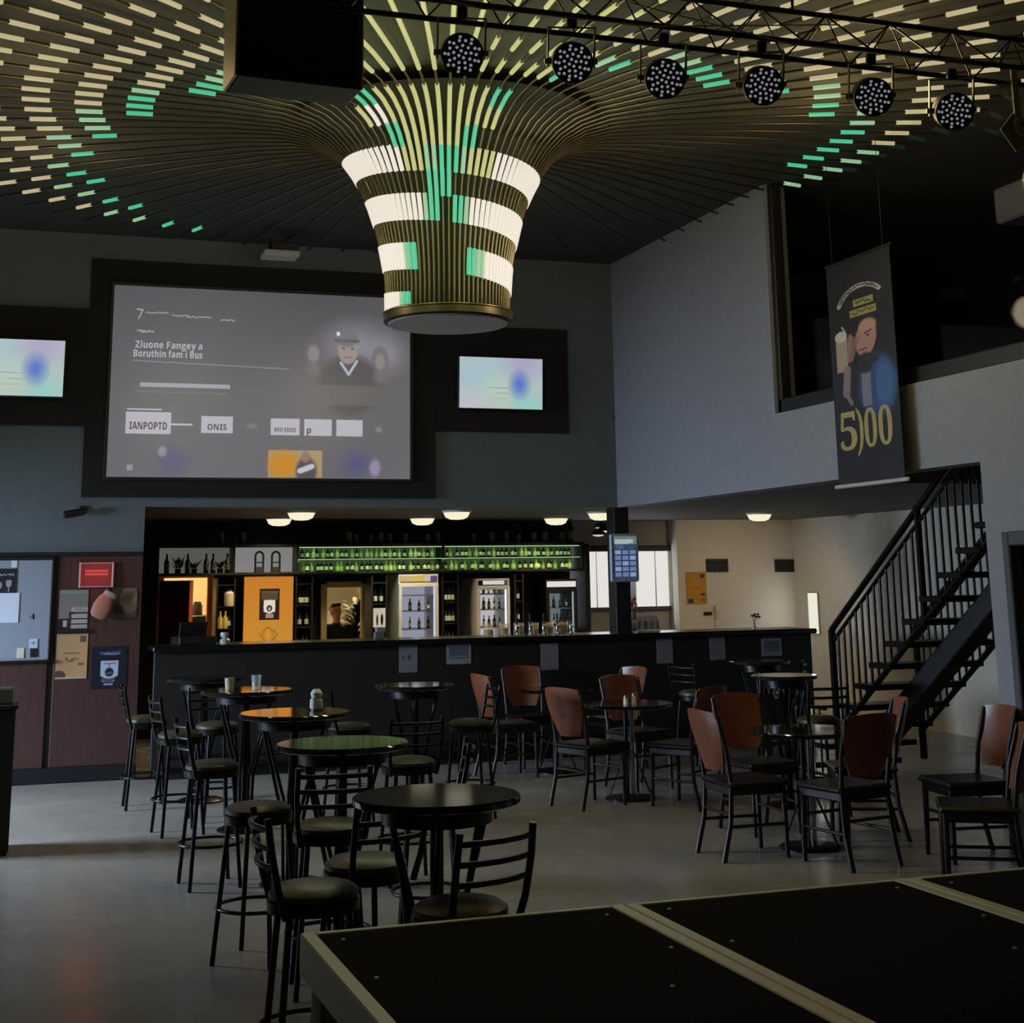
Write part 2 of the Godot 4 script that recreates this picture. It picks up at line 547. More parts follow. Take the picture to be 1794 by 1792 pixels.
	part("bottom_rail", span(Vector3(wl - 0.02, wb - 0.03, -17.64), Vector3(wr + 0.02, wb + 0.02, -17.56), 0.006), mat(Color(0.25, 0.26, 0.30), 0.6), wn)
	for us in [[1019, 1045.5], [1047.5, 1072], [1115, 1148.5], [1151, 1176]]:
		var x0: float = wl + (us[0] - 1020.0) / 157.0 * (wr - wl)
		var x1: float = wl + (us[1] - 1020.0) / 157.0 * (wr - wl)
		part("blind", bx(Vector3((x0 + x1) / 2.0, (wt + wb) / 2.0, -17.63), Vector3(x1 - x0, wt - wb, 0.012), 0.002), M.blind, wn)
	# pillar under the corner
	var p0: float = 5.944
	var p1: float = 6.138
	struct("pillar", span(Vector3(p0 + 0.03, 0, -14.22), Vector3(p1, 2.4, -14.42), 0.004), mat(Color(0.06, 0.06, 0.075), 0.5))
	# plinth and baseboards
	struct("baseboard_back", span(Vector3(-3.2, 0, BACK), Vector3(1.25, 0.13, BACK + 0.09), 0.01), mat(Color(0.045, 0.05, 0.075), 0.5))
	struct("baseboard_right", span(Vector3(WX - 0.015, 0, -7.9), Vector3(WX, 0.12, -8.13), 0.004), mat(Color(0.32, 0.32, 0.31), 0.5))
	# gallery window: black frame, pane, dim duct inside
	var gw := struct("window_2", bx(Vector3(WX + 0.08, 3.97, -6.4), Vector3(0.008, 1.86, 8.7)), M.pane)
	b = B.new()
	b.box(Vector3(WX + 0.08, 3.06, -6.4), Vector3(0.1, 0.12, 8.8), 0.01)
	b.box(Vector3(WX + 0.08, 3.97, -10.77), Vector3(0.1, 1.98, 0.07), 0.01)
	part("frame", b, M.black, gw)
	single("ceiling_duct", span(Vector3(7.200, 4.625, -9.310) + Vector3(0, 0, 0), Vector3(7.5, 4.341, -2.0), 0.02), mat(Color(0.40, 0.39, 0.44), 0.6), "grey boxed duct hanging in the dark gallery beyond the upper opening", "duct")
	# doorway beside the pier
	b = B.new()
	b.box(Vector3(WX - 0.005, 0.97, -7.9), Vector3(0.06, 1.94, 0.07), 0.008)
	b.box(Vector3(WX - 0.005, 0.97, -6.92), Vector3(0.06, 1.94, 0.07), 0.008)
	b.box(Vector3(WX - 0.005, 1.9, -7.41), Vector3(0.06, 0.09, 0.92), 0.008)
	struct("trim_3", b, mat(Color(0.24, 0.255, 0.26), 0.5))
	struct("door_2", span(Vector3(WX + 0.06, 0.01, -7.87), Vector3(WX + 0.11, 1.86, -6.95), 0.004), M.black)
	# glazed doors to the street, outside the frame; their bars cast the stripes on the floor
	var gd := struct("door_3", bx(Vector3(-3.3, 1.15, -11.95), Vector3(0.01, 2.28, 2.28)), M.pane)
	for k in 5:
		part("stile", bx(Vector3(-3.3, 1.15, -13.07 + k * 0.56), Vector3(0.08, 2.3, 0.08), 0.008), M.black, gd)
	for y in [0.06, 1.05, 2.25]:
		part("rail", bx(Vector3(-3.3, y, -11.95), Vector3(0.07, 0.1, 2.28), 0.008), M.black, gd)
	var fw := struct("window_3", bx(Vector3(0.15, 2.0, 3.5), Vector3(2.48, 1.84, 0.01)), M.pane)
	part("frame", bx(Vector3(0.15, 2.0, 3.5), Vector3(0.06, 1.84, 0.06)), M.black, fw)



# ---------------------------------------------------------------- the light sculpture under the ceiling
const PROF := [[0.43, 3.50], [0.433, 3.65], [0.445, 3.82], [0.475, 3.98], [0.515, 4.15], [0.56, 4.29], [0.61, 4.40], [0.68, 4.53], [0.76, 4.64], [0.86, 4.735], [1.0, 4.81], [1.2, 4.86], [1.6, 4.89], [2.2, 4.9], [4.4, 4.9]]
var plen := []

func prof_at(s: float) -> Vector2:
	var i := 0
	while i < plen.size() - 2 and plen[i + 1] < s: i += 1
	var t: float = (s - plen[i]) / (plen[i + 1] - plen[i])
	return Vector2(lerpf(PROF[i][0], PROF[i + 1][0], t), lerpf(PROF[i][1], PROF[i + 1][1], t))

func s_of_r(r: float) -> float:
	for i in PROF.size() - 1:
		if r <= PROF[i + 1][0]:
			return lerpf(plen[i], plen[i + 1], (r - PROF[i][0]) / (PROF[i + 1][0] - PROF[i][0]))
	return plen[-1]

func table(x: float, xs: Array, ys: Array) -> float:
	if x <= xs[0]: return ys[0]
	for i in xs.size() - 1:
		if x <= xs[i + 1]: return lerpf(ys[i], ys[i + 1], (x - xs[i]) / (xs[i + 1] - xs[i]))
	return ys[-1]

func spoke(th: float, s: float) -> Vector3:
	var p := prof_at(s)
	return Vector3(cos(th) * p.x, p.y, -sin(th) * p.x)

func pixel(w: Vector3) -> Vector3:
	var q := cam.transform.affine_inverse() * w
	return Vector3(897.0 + 2572.2 * q.x / -q.z, 452.2 - 2572.2 * q.y / -q.z, -q.z)

func chandelier() -> void:
	plen = [0.0]
	for i in PROF.size() - 1:
		plen.append(plen[-1] + Vector2(PROF[i][0], PROF[i][1]).distance_to(Vector2(PROF[i + 1][0], PROF[i + 1][1])))
	var t := thing("light_sculpture", "huge trumpet of thin rods with cream and green light tubes fanning under the ceiling", "chandelier", AX)
	var n := 82
	var segs := []
	var cw := glow(Color(0.50, 0.425, 0.235))
	var ww := glow(Color(0.80, 0.73, 0.62))
	var gw := glow(Color(0.07, 0.50, 0.26))
	var yw := glow(Color(0.50, 0.49, 0.19))
	var pg := glow(Color(0.28, 0.50, 0.28))
	for i in n:
		var deg := 360.0 * i / n
		var th := deg_to_rad(deg)
		var d180 := deg if deg <= 180.0 else deg - 360.0
		var rmax := 4.3
		if sin(th) > 0.01: rmax = minf(rmax, 4.38 / sin(th))
		if cos(th) > 0.01:
			var r1 := (5.97 - AX.x) / cos(th)
			if AX.z - r1 * sin(th) > -10.7: r1 = (6.45 - AX.x) / cos(th)
			rmax = minf(rmax, r1)
		if cos(th) < -0.01: rmax = minf(rmax, (AX.x + 3.15) / -cos(th))
		var pts := []
		for k in PROF.size():
			if PROF[k][0] < rmax - 0.05: pts.append(spoke(th, plen[k]))
		pts.append(spoke(th, s_of_r(rmax)))
		part("rod", B.new().tube(pts, 0.0095, 5), M.rod, t)
		# which stretches of this rod shine
		var phi := fposmod(deg - 253.4 + 180.0, 360.0) - 180.0     # 0 faces the camera, positive to its right
		var s_flat := s_of_r(1.15) if absf(phi + 8.0) < 34.0 else s_of_r(0.72 if phi > 0.0 else 0.82)
		var k := -2
		while true:
			var s := 0.225 + 0.34 * k - 0.34 * deg / 360.0
			k += 1
			if s > s_flat: break
			if s < 0.0: continue
			for gap in 2:
				var sc := s + 0.17 * gap
				var h := prof_at(sc).y
				var lo := table(h, [3.5, 3.7, 4.05, 4.22], [-38, -34, -15, 0])
				var hi := table(h, [3.5, 3.7, 4.05, 4.22], [55, 23, 6, 0])
				var near := minf(absf(phi - lo), absf(phi - hi))
				var m: Material = ww
				if h < 4.22:
					if phi > lo and phi < hi: continue
					if near < 14.0: m = gw if near < 9.0 else pg
				else:
					m = ww if absf(phi) > 28.0 and h < 4.75 else yw
					if absf(phi) < 12.0 and h < 4.5: m = gw if absf(phi) < 6.0 else pg
				if gap == 1:
					var half := table(h, [4.15, 4.35, 4.6, 4.8], [0, 9, 24, 30])
					if absf(phi + 6.0) > half: continue
					m = yw if absf(phi + 6.0) < half - 9.0 else gw
				segs.append([th, maxf(0.03, sc - 0.093), sc + 0.093, m])
		var rb := table(d180, [-180, -171, -150, -130, -112, -80, -75, -65, -43, -35, -20, -10, 6, 20, 30, 95, 101, 114, 127, 139, 152, 165, 180], [2.0, 1.7, 1.3, 1.15, 1.15, 1.15, 1.2, 1.65, 2.0, 2.35, 2.65, 2.9, 3.0, 3.2, 9.0, 9.0, 4.15, 3.8, 3.42, 3.08, 2.65, 2.22, 2.0])
		var j := -8
		while true:
			var r := 3.34 + 0.34 * j - 0.34 * deg / 360.0
			j += 1
			if r > rmax - 0.1: break
			if r < 1.2 or r < rb: continue
			var m: Material = cw
			if r - rb < 0.2: m = gw
			elif r - rb < 0.42: m = pg
			if rb < 1.18: m = yw
			var sc := s_of_r(r)
			segs.append([th, sc - 0.09, sc + 0.09, m])
			if absf(phi + 8.0) < 14.0 and r < 2.2: segs.append([th, sc + 0.08, sc + 0.26, yw])
	var order := []
	for q in segs:
		var w: Vector3 = AX + spoke(q[0], (q[1] + q[2]) / 2.0)
		var p := pixel(w)
		var seen_ := p.z > 0.5 and p.x > -40 and p.x < 1834 and p.y > -30 and p.y < 900
		order.append([p.z + (0.0 if seen_ else 100.0), q])
	order.sort_custom(func(a, b): return a[0] < b[0])
	var rest := {}
	for k in order.size():
		var q: Array = order[k][1]
		var pts := [spoke(q[0], q[1]), spoke(q[0], lerpf(q[1], q[2], 0.25)), spoke(q[0], lerpf(q[1], q[2], 0.5)), spoke(q[0], lerpf(q[1], q[2], 0.75)), spoke(q[0], q[2])]
		if k < 300:
			part("light_tube", B.new().tube(pts, 0.0155, 7), q[3], t)
		else:
			if not rest.has(q[3]): rest[q[3]] = B.new()
			rest[q[3]].tube(pts, 0.0155, 6)
	if rest.size():
		var am: ArrayMesh = null
		for m in rest:
			rest[m].st.generate_normals()
			am = rest[m].st.commit(am)
			am.surface_set_material(am.get_surface_count() - 1, m)
		var o := MeshInstance3D.new()
		o.mesh = am
		o.name = "farther_light_tubes"
		t.add_child(o)
		o.set_meta("kind", "stuff")
	part("core", B.new().lathe([[0.37, 3.5], [0.375, 3.8], [0.44, 4.15], [0.53, 4.4], [0.68, 4.64], [0.9, 4.8], [1.1, 4.88]], 40), M.black_paint, t)
	part("base_ring", B.new().lathe([[0.40, 3.455], [0.452, 3.46], [0.452, 3.515], [0.40, 3.52]], 48), M.rod, t)
	part("trim_ring", B.new().ring(Vector3(0, 3.515, 0), 0.455, 0.006, 48), mat(Color(0.5, 0.42, 0.22), 0.3, 0.8), t)
	part("bottom_disc", B.new().lathe([[0.0, 3.44], [0.41, 3.44], [0.42, 3.452], [0.0, 3.46]], 48), mat(Color(0.72, 0.71, 0.68), 0.5), t)
	for q in [[-1.2, 1.15, 3.85, Color(1, 0.93, 0.8), 0.5], [-0.4, 1.15, 3.95, Color(0.92, 1.0, 0.75), 0.35], [0.4, 1.15, 3.95, Color(0.92, 1.0, 0.75), 0.35], [1.2, 1.15, 3.85, Color(1, 0.93, 0.8), 0.8], [0.0, 1.6, 4.45, Color(0.98, 0.95, 0.5), 0.16], [3.0, 1.3, 4.0, Color(1, 0.93, 0.8), 0.25]]:
		var a: float = deg_to_rad(253.4) + q[0]
		omni("sculpture_light", AX + Vector3(cos(a) * q[1], q[2], -sin(a) * q[1]), q[3], q[4], 0.15)
	for q in [[150, 3.1, 0.28], [185, 2.9, 0.24], [215, 2.9, 0.15], [-30, 2.7, 0.55], [-55, 3.2, 0.3], [-100, 2.6, 0.08]]:
		var a: float = deg_to_rad(q[0])
		omni("sculpture_light", AX + Vector3(cos(a) * q[1], 4.45, -sin(a) * q[1]), Color(1.0, 0.86, 0.6), q[2], 0.15)

# ---------------------------------------------------------------- stage lights and what else hangs
func overhead() -> void:
	var tr := thing("lighting_truss", "thin black lighting truss carrying the row of round stage lights", "truss", Vector3(3.45, 4.42, -6.5))
	for q in [[0.0, -0.12], [0.0, 0.12], [0.22, 0.0]]:
		part("chord", B.new().tube([Vector3(-2.4, q[0], q[1]), Vector3(2.4, q[0], q[1])], 0.016, 8), M.black_metal, tr)
	for k in 12:
		var x := -2.4 + k * 0.4
		for s in [-1, 1]:
			part("brace", B.new().tube([Vector3(x, 0, 0.12 * s), Vector3(x + 0.2, 0.22, 0), Vector3(x + 0.4, 0, 0.12 * s)], 0.006, 5), M.rod if k % 3 == 0 else M.black_metal, tr)
	for x in [-1.9, 0.4, 2.2]:
		part("drop_rod", B.new().tube([Vector3(x, 0.22, 0), Vector3(x, 0.545, 0)], 0.008, 6), M.black_metal, tr)
	for s in [-0.8, 0.9]:
		part("safety_cable", B.new().tube([Vector3(s - 1.5, 0.1, 0.13), Vector3(s - 0.6, -0.03, 0.15), Vector3(s + 0.3, -0.02, 0.15), Vector3(s + 1.4, 0.12, 0.13)], 0.004, 5), mat(Color(0.6, 0.55, 0.38), 0.4), tr)
	var can: Node3D = null
	var lab := ["closest to the glowing trumpet, half lost before its rods", "second from the glowing trumpet", "third from the glowing trumpet, its bracket catching yellow light", "fourth from the glowing trumpet, its bracket catching yellow light", "next to last, towards the gallery opening", "farthest from the trumpet, beside the yellow bracket"]
	var at := [Vector3(1.999, 4.205, -6.500), Vector3(2.577, 4.221, -6.500), Vector3(3.083, 4.187, -6.500), Vector3(3.648, 4.205, -6.500), Vector3(4.313, 4.206, -6.500), Vector3(4.824, 4.172, -6.500)]
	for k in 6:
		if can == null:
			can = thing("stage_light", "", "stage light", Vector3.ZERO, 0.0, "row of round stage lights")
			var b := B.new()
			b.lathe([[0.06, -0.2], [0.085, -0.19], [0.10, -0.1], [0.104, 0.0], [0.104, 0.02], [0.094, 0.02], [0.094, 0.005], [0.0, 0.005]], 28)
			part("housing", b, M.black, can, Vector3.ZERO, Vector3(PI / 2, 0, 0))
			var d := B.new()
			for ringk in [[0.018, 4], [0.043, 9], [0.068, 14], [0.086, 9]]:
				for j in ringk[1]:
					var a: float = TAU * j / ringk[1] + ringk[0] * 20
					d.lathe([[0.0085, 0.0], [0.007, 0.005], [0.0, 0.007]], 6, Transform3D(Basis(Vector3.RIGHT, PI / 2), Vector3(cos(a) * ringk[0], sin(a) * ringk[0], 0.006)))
			tag(part("led_lenses", d, glow(Color(0.20, 0.20, 0.23)), can), "", "", "", "stuff")  # LEDs are off; the faint glow stands in for reflected sparkle
			var y := B.new()
			for s in [-1, 1]:
				y.box(Vector3(0.118 * s, 0.07, -0.08), Vector3(0.008, 0.2, 0.035), 0.002)
				y.tube([Vector3(0.10 * s, 0, -0.08), Vector3(0.135 * s, 0, -0.08)], 0.016, 8)
			y.box(Vector3(0, 0.17, -0.08), Vector3(0.244, 0.008, 0.035), 0.002)
			part("yoke", y, mat(Color(0.45, 0.44, 0.32), 0.45, 0.5), can)  # yellow light falling on the yoke is mixed into its colour
			part("clamp", B.new().box(Vector3(0, 0.2, -0.08), Vector3(0.05, 0.06, 0.05), 0.008), M.black_metal, can)
		else:
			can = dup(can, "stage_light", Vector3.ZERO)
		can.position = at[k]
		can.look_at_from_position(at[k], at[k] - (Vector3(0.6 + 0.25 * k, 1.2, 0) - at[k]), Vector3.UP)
		can.set_meta("label", "round stage light, " + lab[k])
	# bracket by the gallery; yellow light on it is put into its colours
	var h := thing("hanging_bracket", "light-tinted yellow hanging bracket with a diamond plate and round boss near the upper corner", "bracket", Vector3(5.292, 4.121, -6.600))
	h.rotation.y = deg_to_rad(12)
	part("diamond_plate", B.new().box(Vector3.ZERO, Vector3(0.17, 0.17, 0.012), 0.003, Transform3D(Basis(Vector3(0, 0, 1), PI / 4))), mat(Color(0.60, 0.56, 0.30), 0.6), h)
	part("arm", bx(Vector3(0.02, 0.2, 0.012), Vector3(0.05, 0.34, 0.012), 0.003), mat(Color(0.68, 0.64, 0.36), 0.5), h)
	part("boss", B.new().lathe([[0.0, 0], [0.055, 0.0], [0.055, 0.014], [0.045, 0.02], [0.0, 0.02]], 24), mat(Color(0.72, 0.68, 0.4), 0.5), h, Vector3(0.02, 0.03, 0.02), Vector3(PI / 2, 0, 0))
	part("bolt", B.new().lathe([[0.009, 0], [0.009, 0.012], [0.0, 0.012]], 8), M.black, h, Vector3(0.02, 0.045, 0.04), Vector3(PI / 2, 0, 0))
	# black loudspeaker cabinet in front of the left sweep of tubes
	var sp := thing("hanging_loudspeaker", "big black loudspeaker cabinet hanging in front of the sweep of light tubes", "loudspeaker", Vector3(1.267, 4.417, -7.000), deg_to_rad(4))
	part("cabinet", bx(Vector3(0, 0.0, 0), Vector3(0.64, 0.62, 0.30), 0.012), M.black_paint, sp)
	part("grille", bx(Vector3(0, 0.0, 0.153), Vector3(0.58, 0.56, 0.012), 0.003), mat(Color(0.03, 0.03, 0.03), 0.9), sp)
	part("lit_side_strip", bx(Vector3(-0.325, 0.0, 0.0), Vector3(0.012, 0.62, 0.28), 0.002), mat(Color(0.62, 0.58, 0.34), 0.5), sp)  # yellow strip paints the tube light on the black cabinet side
	part("hanger", B.new().tube([Vector3(0, 0.3, 0), Vector3(0, 0.43, 0)], 0.015, 6), M.black_metal, sp)
	# white unit under the ceiling by the screen
	var pj := thing("projector", "small white projector with a dark bracket hanging below the ceiling above the screen", "projector", Vector3(2.358, 4.732, -13.600))
	part("body", bx(Vector3.ZERO, Vector3(0.34, 0.06, 0.26), 0.015), mat(Color(0.66, 0.66, 0.66), 0.5), pj)
	part("lens", B.new().lathe([[0.03, 0], [0.03, 0.03], [0.02, 0.03]], 12), M.dark_glass, pj, Vector3(0.05, 0, -0.13), Vector3(-PI / 2, 0, 0))
	part("bracket", bx(Vector3(0.03, 0.07, 0), Vector3(0.26, 0.07, 0.2), 0.006), M.black, pj)
	part("pole", B.new().tube([Vector3(-0.1, 0.09, 0), Vector3(-0.1, 0.16, 0)], 0.012, 6), M.black, pj)
	# two cameras on the back wall
	var cc := thing("security_camera", "black security camera on the wall above the red neon sign", "camera", Vector3(0.627, 2.350, -14.200))
	part("wall_plate", bx(Vector3(0.07, 0.02, 0.01), Vector3(0.07, 0.07, 0.02), 0.004), M.black, cc)
	part("arm", B.new().tube([Vector3(0.07, 0.02, 0.02), Vector3(0.06, 0.0, 0.08), Vector3(0.0, -0.01, 0.10)], 0.012, 6), M.black, cc)
	part("housing", B.new().tube([Vector3(0.07, 0.0, 0.09), Vector3(-0.10, -0.03, 0.13)], 0.034, 12), M.black, cc)
	var wb := thing("wall_bracket", "small black bracket on the corner of the grey wall beside the bar bulkhead", "bracket", Vector3(6.010, 3.334, -14.220))
	part("plate", bx(Vector3(-0.01, 0, 0), Vector3(0.02, 0.05, 0.05), 0.004), M.black, wb)
	part("arm", bx(Vector3(-0.06, 0.0, 0), Vector3(0.13, 0.018, 0.02), 0.003), M.black, wb)

# ---------------------------------------------------------------- screens on the back wall
func screens() -> void:
	var z := BACK + 0.04
	var s := thing("screen_surround", "black stepped wall panel framing the projection screen and both televisions", "wall panel", Vector3(0, 0, BACK + 0.003))
	var q := [Vector3(0.669, 4.726, -14.160), Vector3(4.044, 2.484, -14.160), Vector3(-0.431, 4.239, -14.160), Vector3(0.680, 3.135, -14.160), Vector3(4.032, 4.230, -14.160), Vector3(5.470, 3.152, -14.160)]
	for k in 3:
		var a: Vector3 = q[2 * k]
		var c: Vector3 = q[2 * k + 1]
		part("panel", B.new().box(Vector3((a.x + c.x) / 2.0, (a.y + c.y) / 2.0, 0.02), Vector3(absf(c.x - a.x) + (0.02 if k else 0.0), absf(a.y - c.y), 0.04 if k == 0 else 0.034), 0.004), M.black_paint, s)
	# projection screen, picture thrown on it
	var im := canvas(640, 404, Color(0.36, 0.36, 0.37))
	for y in 404:
		for x in 640:
			var v := 0.335 + 0.075 * y / 404.0 + 0.015 * sin(x * 0.01)
			im.set_pixel(x, y, Color(v, v * 0.995, v * 1.05))
	var w := Color(0.72, 0.72, 0.76)
	for e in [[66, 56, 46], [120, 60, 36], [152, 62, 50], [222, 66, 30]]:   # row of menu words
		scribble(im, e[0], e[0] + e[2], e[1], 3, 1.6, Color(0.6, 0.6, 0.63, 0.8), 12)
	stroke(im, Vector2(48, 50), Vector2(60, 51), 1.4, w)
	stroke(im, Vector2(60, 51), Vector2(52, 70), 1.2, w)
	scribble(im, 50, 84, 97, 6, 1.3, Color(0.65, 0.65, 0.68), 16)
	stroke(im, Vector2(44, 160), Vector2(370, 168), 1.2, Color(0.55, 0.55, 0.58))
	rct(im, 60, 206, 186, 9, Color(0.62, 0.62, 0.66))
	stroke(im, Vector2(52, 225), Vector2(240, 226), 0.8, Color(0.5, 0.5, 0.52))
	ell(im, 520, 110, 110, 75, Color(0.60, 0.60, 0.66, 0.7), 0.9)
	ell(im, 590, 130, 60, 60, Color(0.62, 0.62, 0.68, 0.5), 0.9)
	ell(im, 505, 200, 78, 75, Color(0.30, 0.30, 0.32), 0.25)          # man in a cap and jersey
	rct(im, 430, 200, 170, 45, Color(0.365, 0.365, 0.375))
	ell(im, 500, 122, 24, 34, Color(0.58, 0.54, 0.53), 0.15)
	ell(im, 497, 96, 30, 20, Color(0.44, 0.44, 0.47), 0.2)
	rct(im, 470, 98, 56, 6, Color(0.36, 0.36, 0.38))
	ell(im, 478, 86, 5, 6, Color(0.85, 0.85, 0.87), 0.3)
	ell(im, 490, 118, 4, 3, Color(0.35, 0.32, 0.32), 0.4)
	ell(im, 510, 118, 4, 3, Color(0.35, 0.32, 0.32), 0.4)
	stroke(im, Vector2(492, 138), Vector2(508, 138), 1.3, Color(0.42, 0.36, 0.36))
	stroke(im, Vector2(484, 150), Vector2(502, 176), 3.5, Color(0.66, 0.70, 0.74))
	stroke(im, Vector2(520, 146), Vector2(502, 176), 3.5, Color(0.66, 0.70, 0.74))
	for e in [[424, 128, 20, 28], [572, 142, 18, 28]]:                # two faint faces beside him
		ell(im, e[0], e[1], e[2] + 5, e[3] + 8, Color(0.40, 0.38, 0.40, 0.7), 0.3)
		ell(im, e[0], e[1] + 4, e[2] - 4, e[3] - 4, Color(0.55, 0.52, 0.53, 0.8), 0.4)
		ell(im, e[0], e[1] + 38, 22, 22, Color(0.42, 0.42, 0.44, 0.8), 0.6)
	for e in [[34, 268, 92, 46], [188, 274, 66, 36], [334, 276, 62, 36], [406, 276, 60, 36], [476, 276, 58, 36]]:   # row of tiles
		rct(im, e[0], e[1], e[2], e[3], Color(0.70, 0.70, 0.74))
	rct(im, 126, 291, 44, 4, w)
	rct(im, 36, 261, 70, 3, w)
	ell(im, 294, 294, 16, 8, Color(0.55, 0.52, 0.52, 0.6), 0.6)
	ell(im, 570, 296, 10, 9, Color(0.6, 0.58, 0.58, 0.6), 0.6)
	ell(im, 132, 372, 46, 40, Color(0.36, 0.36, 0.50, 0.8), 0.8)
	ell(im, 110, 350, 12, 14, Color(0.62, 0.58, 0.62, 0.8), 0.5)
	rct(im, 40, 378, 12, 12, Color(0.58, 0.58, 0.63))
	rct(im, 330, 344, 116, 58, Color(0.66, 0.56, 0.40))
	ell(im, 362, 374, 40, 36, Color(0.78, 0.52, 0.16), 0.5)
	ell(im, 412, 388, 26, 34, Color(0.32, 0.30, 0.33), 0.3)
	ell(im, 410, 358, 11, 14, Color(0.55, 0.45, 0.40), 0.3)
	stroke(im, Vector2(398, 388), Vector2(424, 378), 7, Color(0.75, 0.75, 0.78))
	ell(im, 520, 370, 44, 38, Color(0.32, 0.32, 0.50, 0.9), 0.8)
	ell(im, 562, 380, 16, 24, Color(0.60, 0.55, 0.68, 0.9), 0.5)
	var sc := thing("projection_screen", "large grey projection screen showing a menu with a man in a cap", "screen", Vector3.ZERO)
	var tl: Vector3 = Vector3(0.890, 4.473, -14.130)
	var bl: Vector3 = Vector3(0.882, 2.667, -14.130)
	var br: Vector3 = Vector3(3.776, 2.687, -14.130)
	var W := br.x - bl.x
	var H := tl.y - bl.y
	sc.position = Vector3((bl.x + br.x) / 2.0, (tl.y + bl.y) / 2.0, BACK + 0.05)
	part("picture", flat_mesh(W, H, 0.012), lit_pic(im, 0.95), sc)
	var b := B.new()
	for e in [[0, H / 2 + 0.015, W + 0.06, 0.03], [0, -H / 2 - 0.015, W + 0.06, 0.03], [-W / 2 - 0.015, 0, 0.03, H], [W / 2 + 0.015, 0, 0.03, H]]:
		b.box(Vector3(e[0], e[1], 0.012), Vector3(e[2], e[3], 0.03), 0.004)
	part("frame", b, M.black, sc)
	var wt := glow(Color(0.42, 0.42, 0.47))
	var dk := glow(Color(0.10, 0.06, 0.06))
	var px := W / 640.0
	for e in [["Ziuone Fangey a", 48, 119, 138, 15], ["Boruthin fam i Bus", 44, 138, 142, 15]]:
		words(sc, e[0], e[4] * px, wt, Vector3((e[1] + e[3] / 2.0) * px - W / 2, H / 2 - (e[2] + 5) * px, 0.012), e[3] * px)
	for e in [["IANPOPTD", 80, 292, 76, 20, dk], ["ONIS", 221, 292, 40, 16, dk], ["BDO EDIDI", 365, 295, 46, 11, dk], ["p", 416, 295, 9, 18, dk], ["veeeoe", 445, 295, 32, 7, wt]]:
		words(sc, e[0], e[4] * px * 0.8, e[5], Vector3(e[1] * px - W / 2, H / 2 - (e[2] + 2) * px, 0.012), e[3] * px)
	# televisions
	for k in 2:
		im = canvas(192, 112, Color(0.68, 0.74, 0.74))
		ell(im, 60, 40, 110, 70, Color(0.62, 0.74, 0.80, 0.8), 0.9)
		ell(im, 150, 10, 70, 50, Color(0.66, 0.62, 0.76, 0.9), 0.9)
		ell(im, 90, 75, 70, 60, Color(0.74, 0.80, 0.70, 0.7), 0.9)
		ell(im, 160, 105, 60, 40, Color(0.55, 0.80, 0.76, 0.8), 0.9)
		ell(im, 20, 100, 50, 40, Color(0.76, 0.74, 0.78, 0.8), 0.9)
		ell(im, 138, 58, 30, 40, Color(0.34, 0.45, 0.76, 0.95), 0.85)
		stroke(im, Vector2(62, 66), Vector2(112, 67), 1.4, Color(0.55, 0.65, 0.72, 0.6))
		stroke(im, Vector2(86, 78), Vector2(116, 79), 1.6, Color(0.60, 0.68, 0.68, 0.6))
		stroke(im, Vector2(70, 90), Vector2(110, 90), 1.4, Color(0.64, 0.7, 0.66, 0.6))
		var c0: Vector3 = Vector3(4.718, 3.640, -14.080) if k else Vector3(0.016, 3.651, -14.080)
		var tw := 0.885
		var tv := thing("television", "wall television with a pale blue gradient, on the panel arm next to the grey wall" if k else "wall television with a pale blue gradient, cut by the picture edge beside the noticeboard side", "television", c0, 0.0, "televisions beside the screen")
		tv.position.z = BACK + 0.09
		part("screen", flat_mesh(tw, 0.515, 0.01), lit_pic(im, 1.0), tv, Vector3(0, 0, 0.03))
		part("casing", bx(Vector3(0, 0, 0.008), Vector3(tw + 0.035, 0.55, 0.045), 0.008), M.black, tv)
		part("wall_mount", bx(Vector3(0, 0, -0.018), Vector3(0.3, 0.2, 0.03)), M.black, tv)
		tv.rotation.x = deg_to_rad(3.0)
		area("television_light", c0 + Vector3(0, 0, 0.12), Vector3(0, -0.05, 1), tw, 0.5, Color(0.75, 0.88, 1.0), 0.06)
	area("screen_light", sc.position + Vector3(0, 0, 0.08), Vector3(0, 0, 1), W, H, Color(0.93, 0.95, 1.0), 0.015)



# ---------------------------------------------------------------- tables, stools, chairs, the stage
func bar_table(at: Vector3, h: float, r: float, label: String) -> Node3D:
	var t := thing("bar_table", label, "table", at, 0.3, "tall round bar tables")
	part("top", B.new().lathe([[0.0, h - 0.03], [r - 0.012, h - 0.03], [r, h - 0.024], [r, h - 0.006], [r - 0.006, h], [0.0, h]], 40), M.table_top, t)
	part("apron", B.new().lathe([[r * 0.62, h - 0.09], [r * 0.66, h - 0.09], [r * 0.66, h - 0.03], [r * 0.62, h - 0.03]], 32), M.black_metal, t)
	for k in 6:
		var a := TAU * k / 6.0
		var d := Vector3(cos(a), 0, sin(a))
		var e := Vector3(cos(a + 0.5), 0, sin(a + 0.5))
		part("strut", B.new().tube([d * r * 0.63 + Vector3.UP * (h - 0.07), e * 0.06 + Vector3.UP * 0.36, e * 0.05 + Vector3.UP * 0.03], 0.011, 7), M.black_metal, t)
	part("column", B.new().tube([Vector3(0, 0.02, 0), Vector3(0, h - 0.05, 0)], 0.025, 10), M.black_metal, t)
	part("base_plate", B.new().lathe([[0.0, 0.0], [0.185, 0.0], [0.185, 0.01], [0.16, 0.022], [0.05, 0.035], [0.0, 0.035]], 32), M.black_metal, t)
	return t

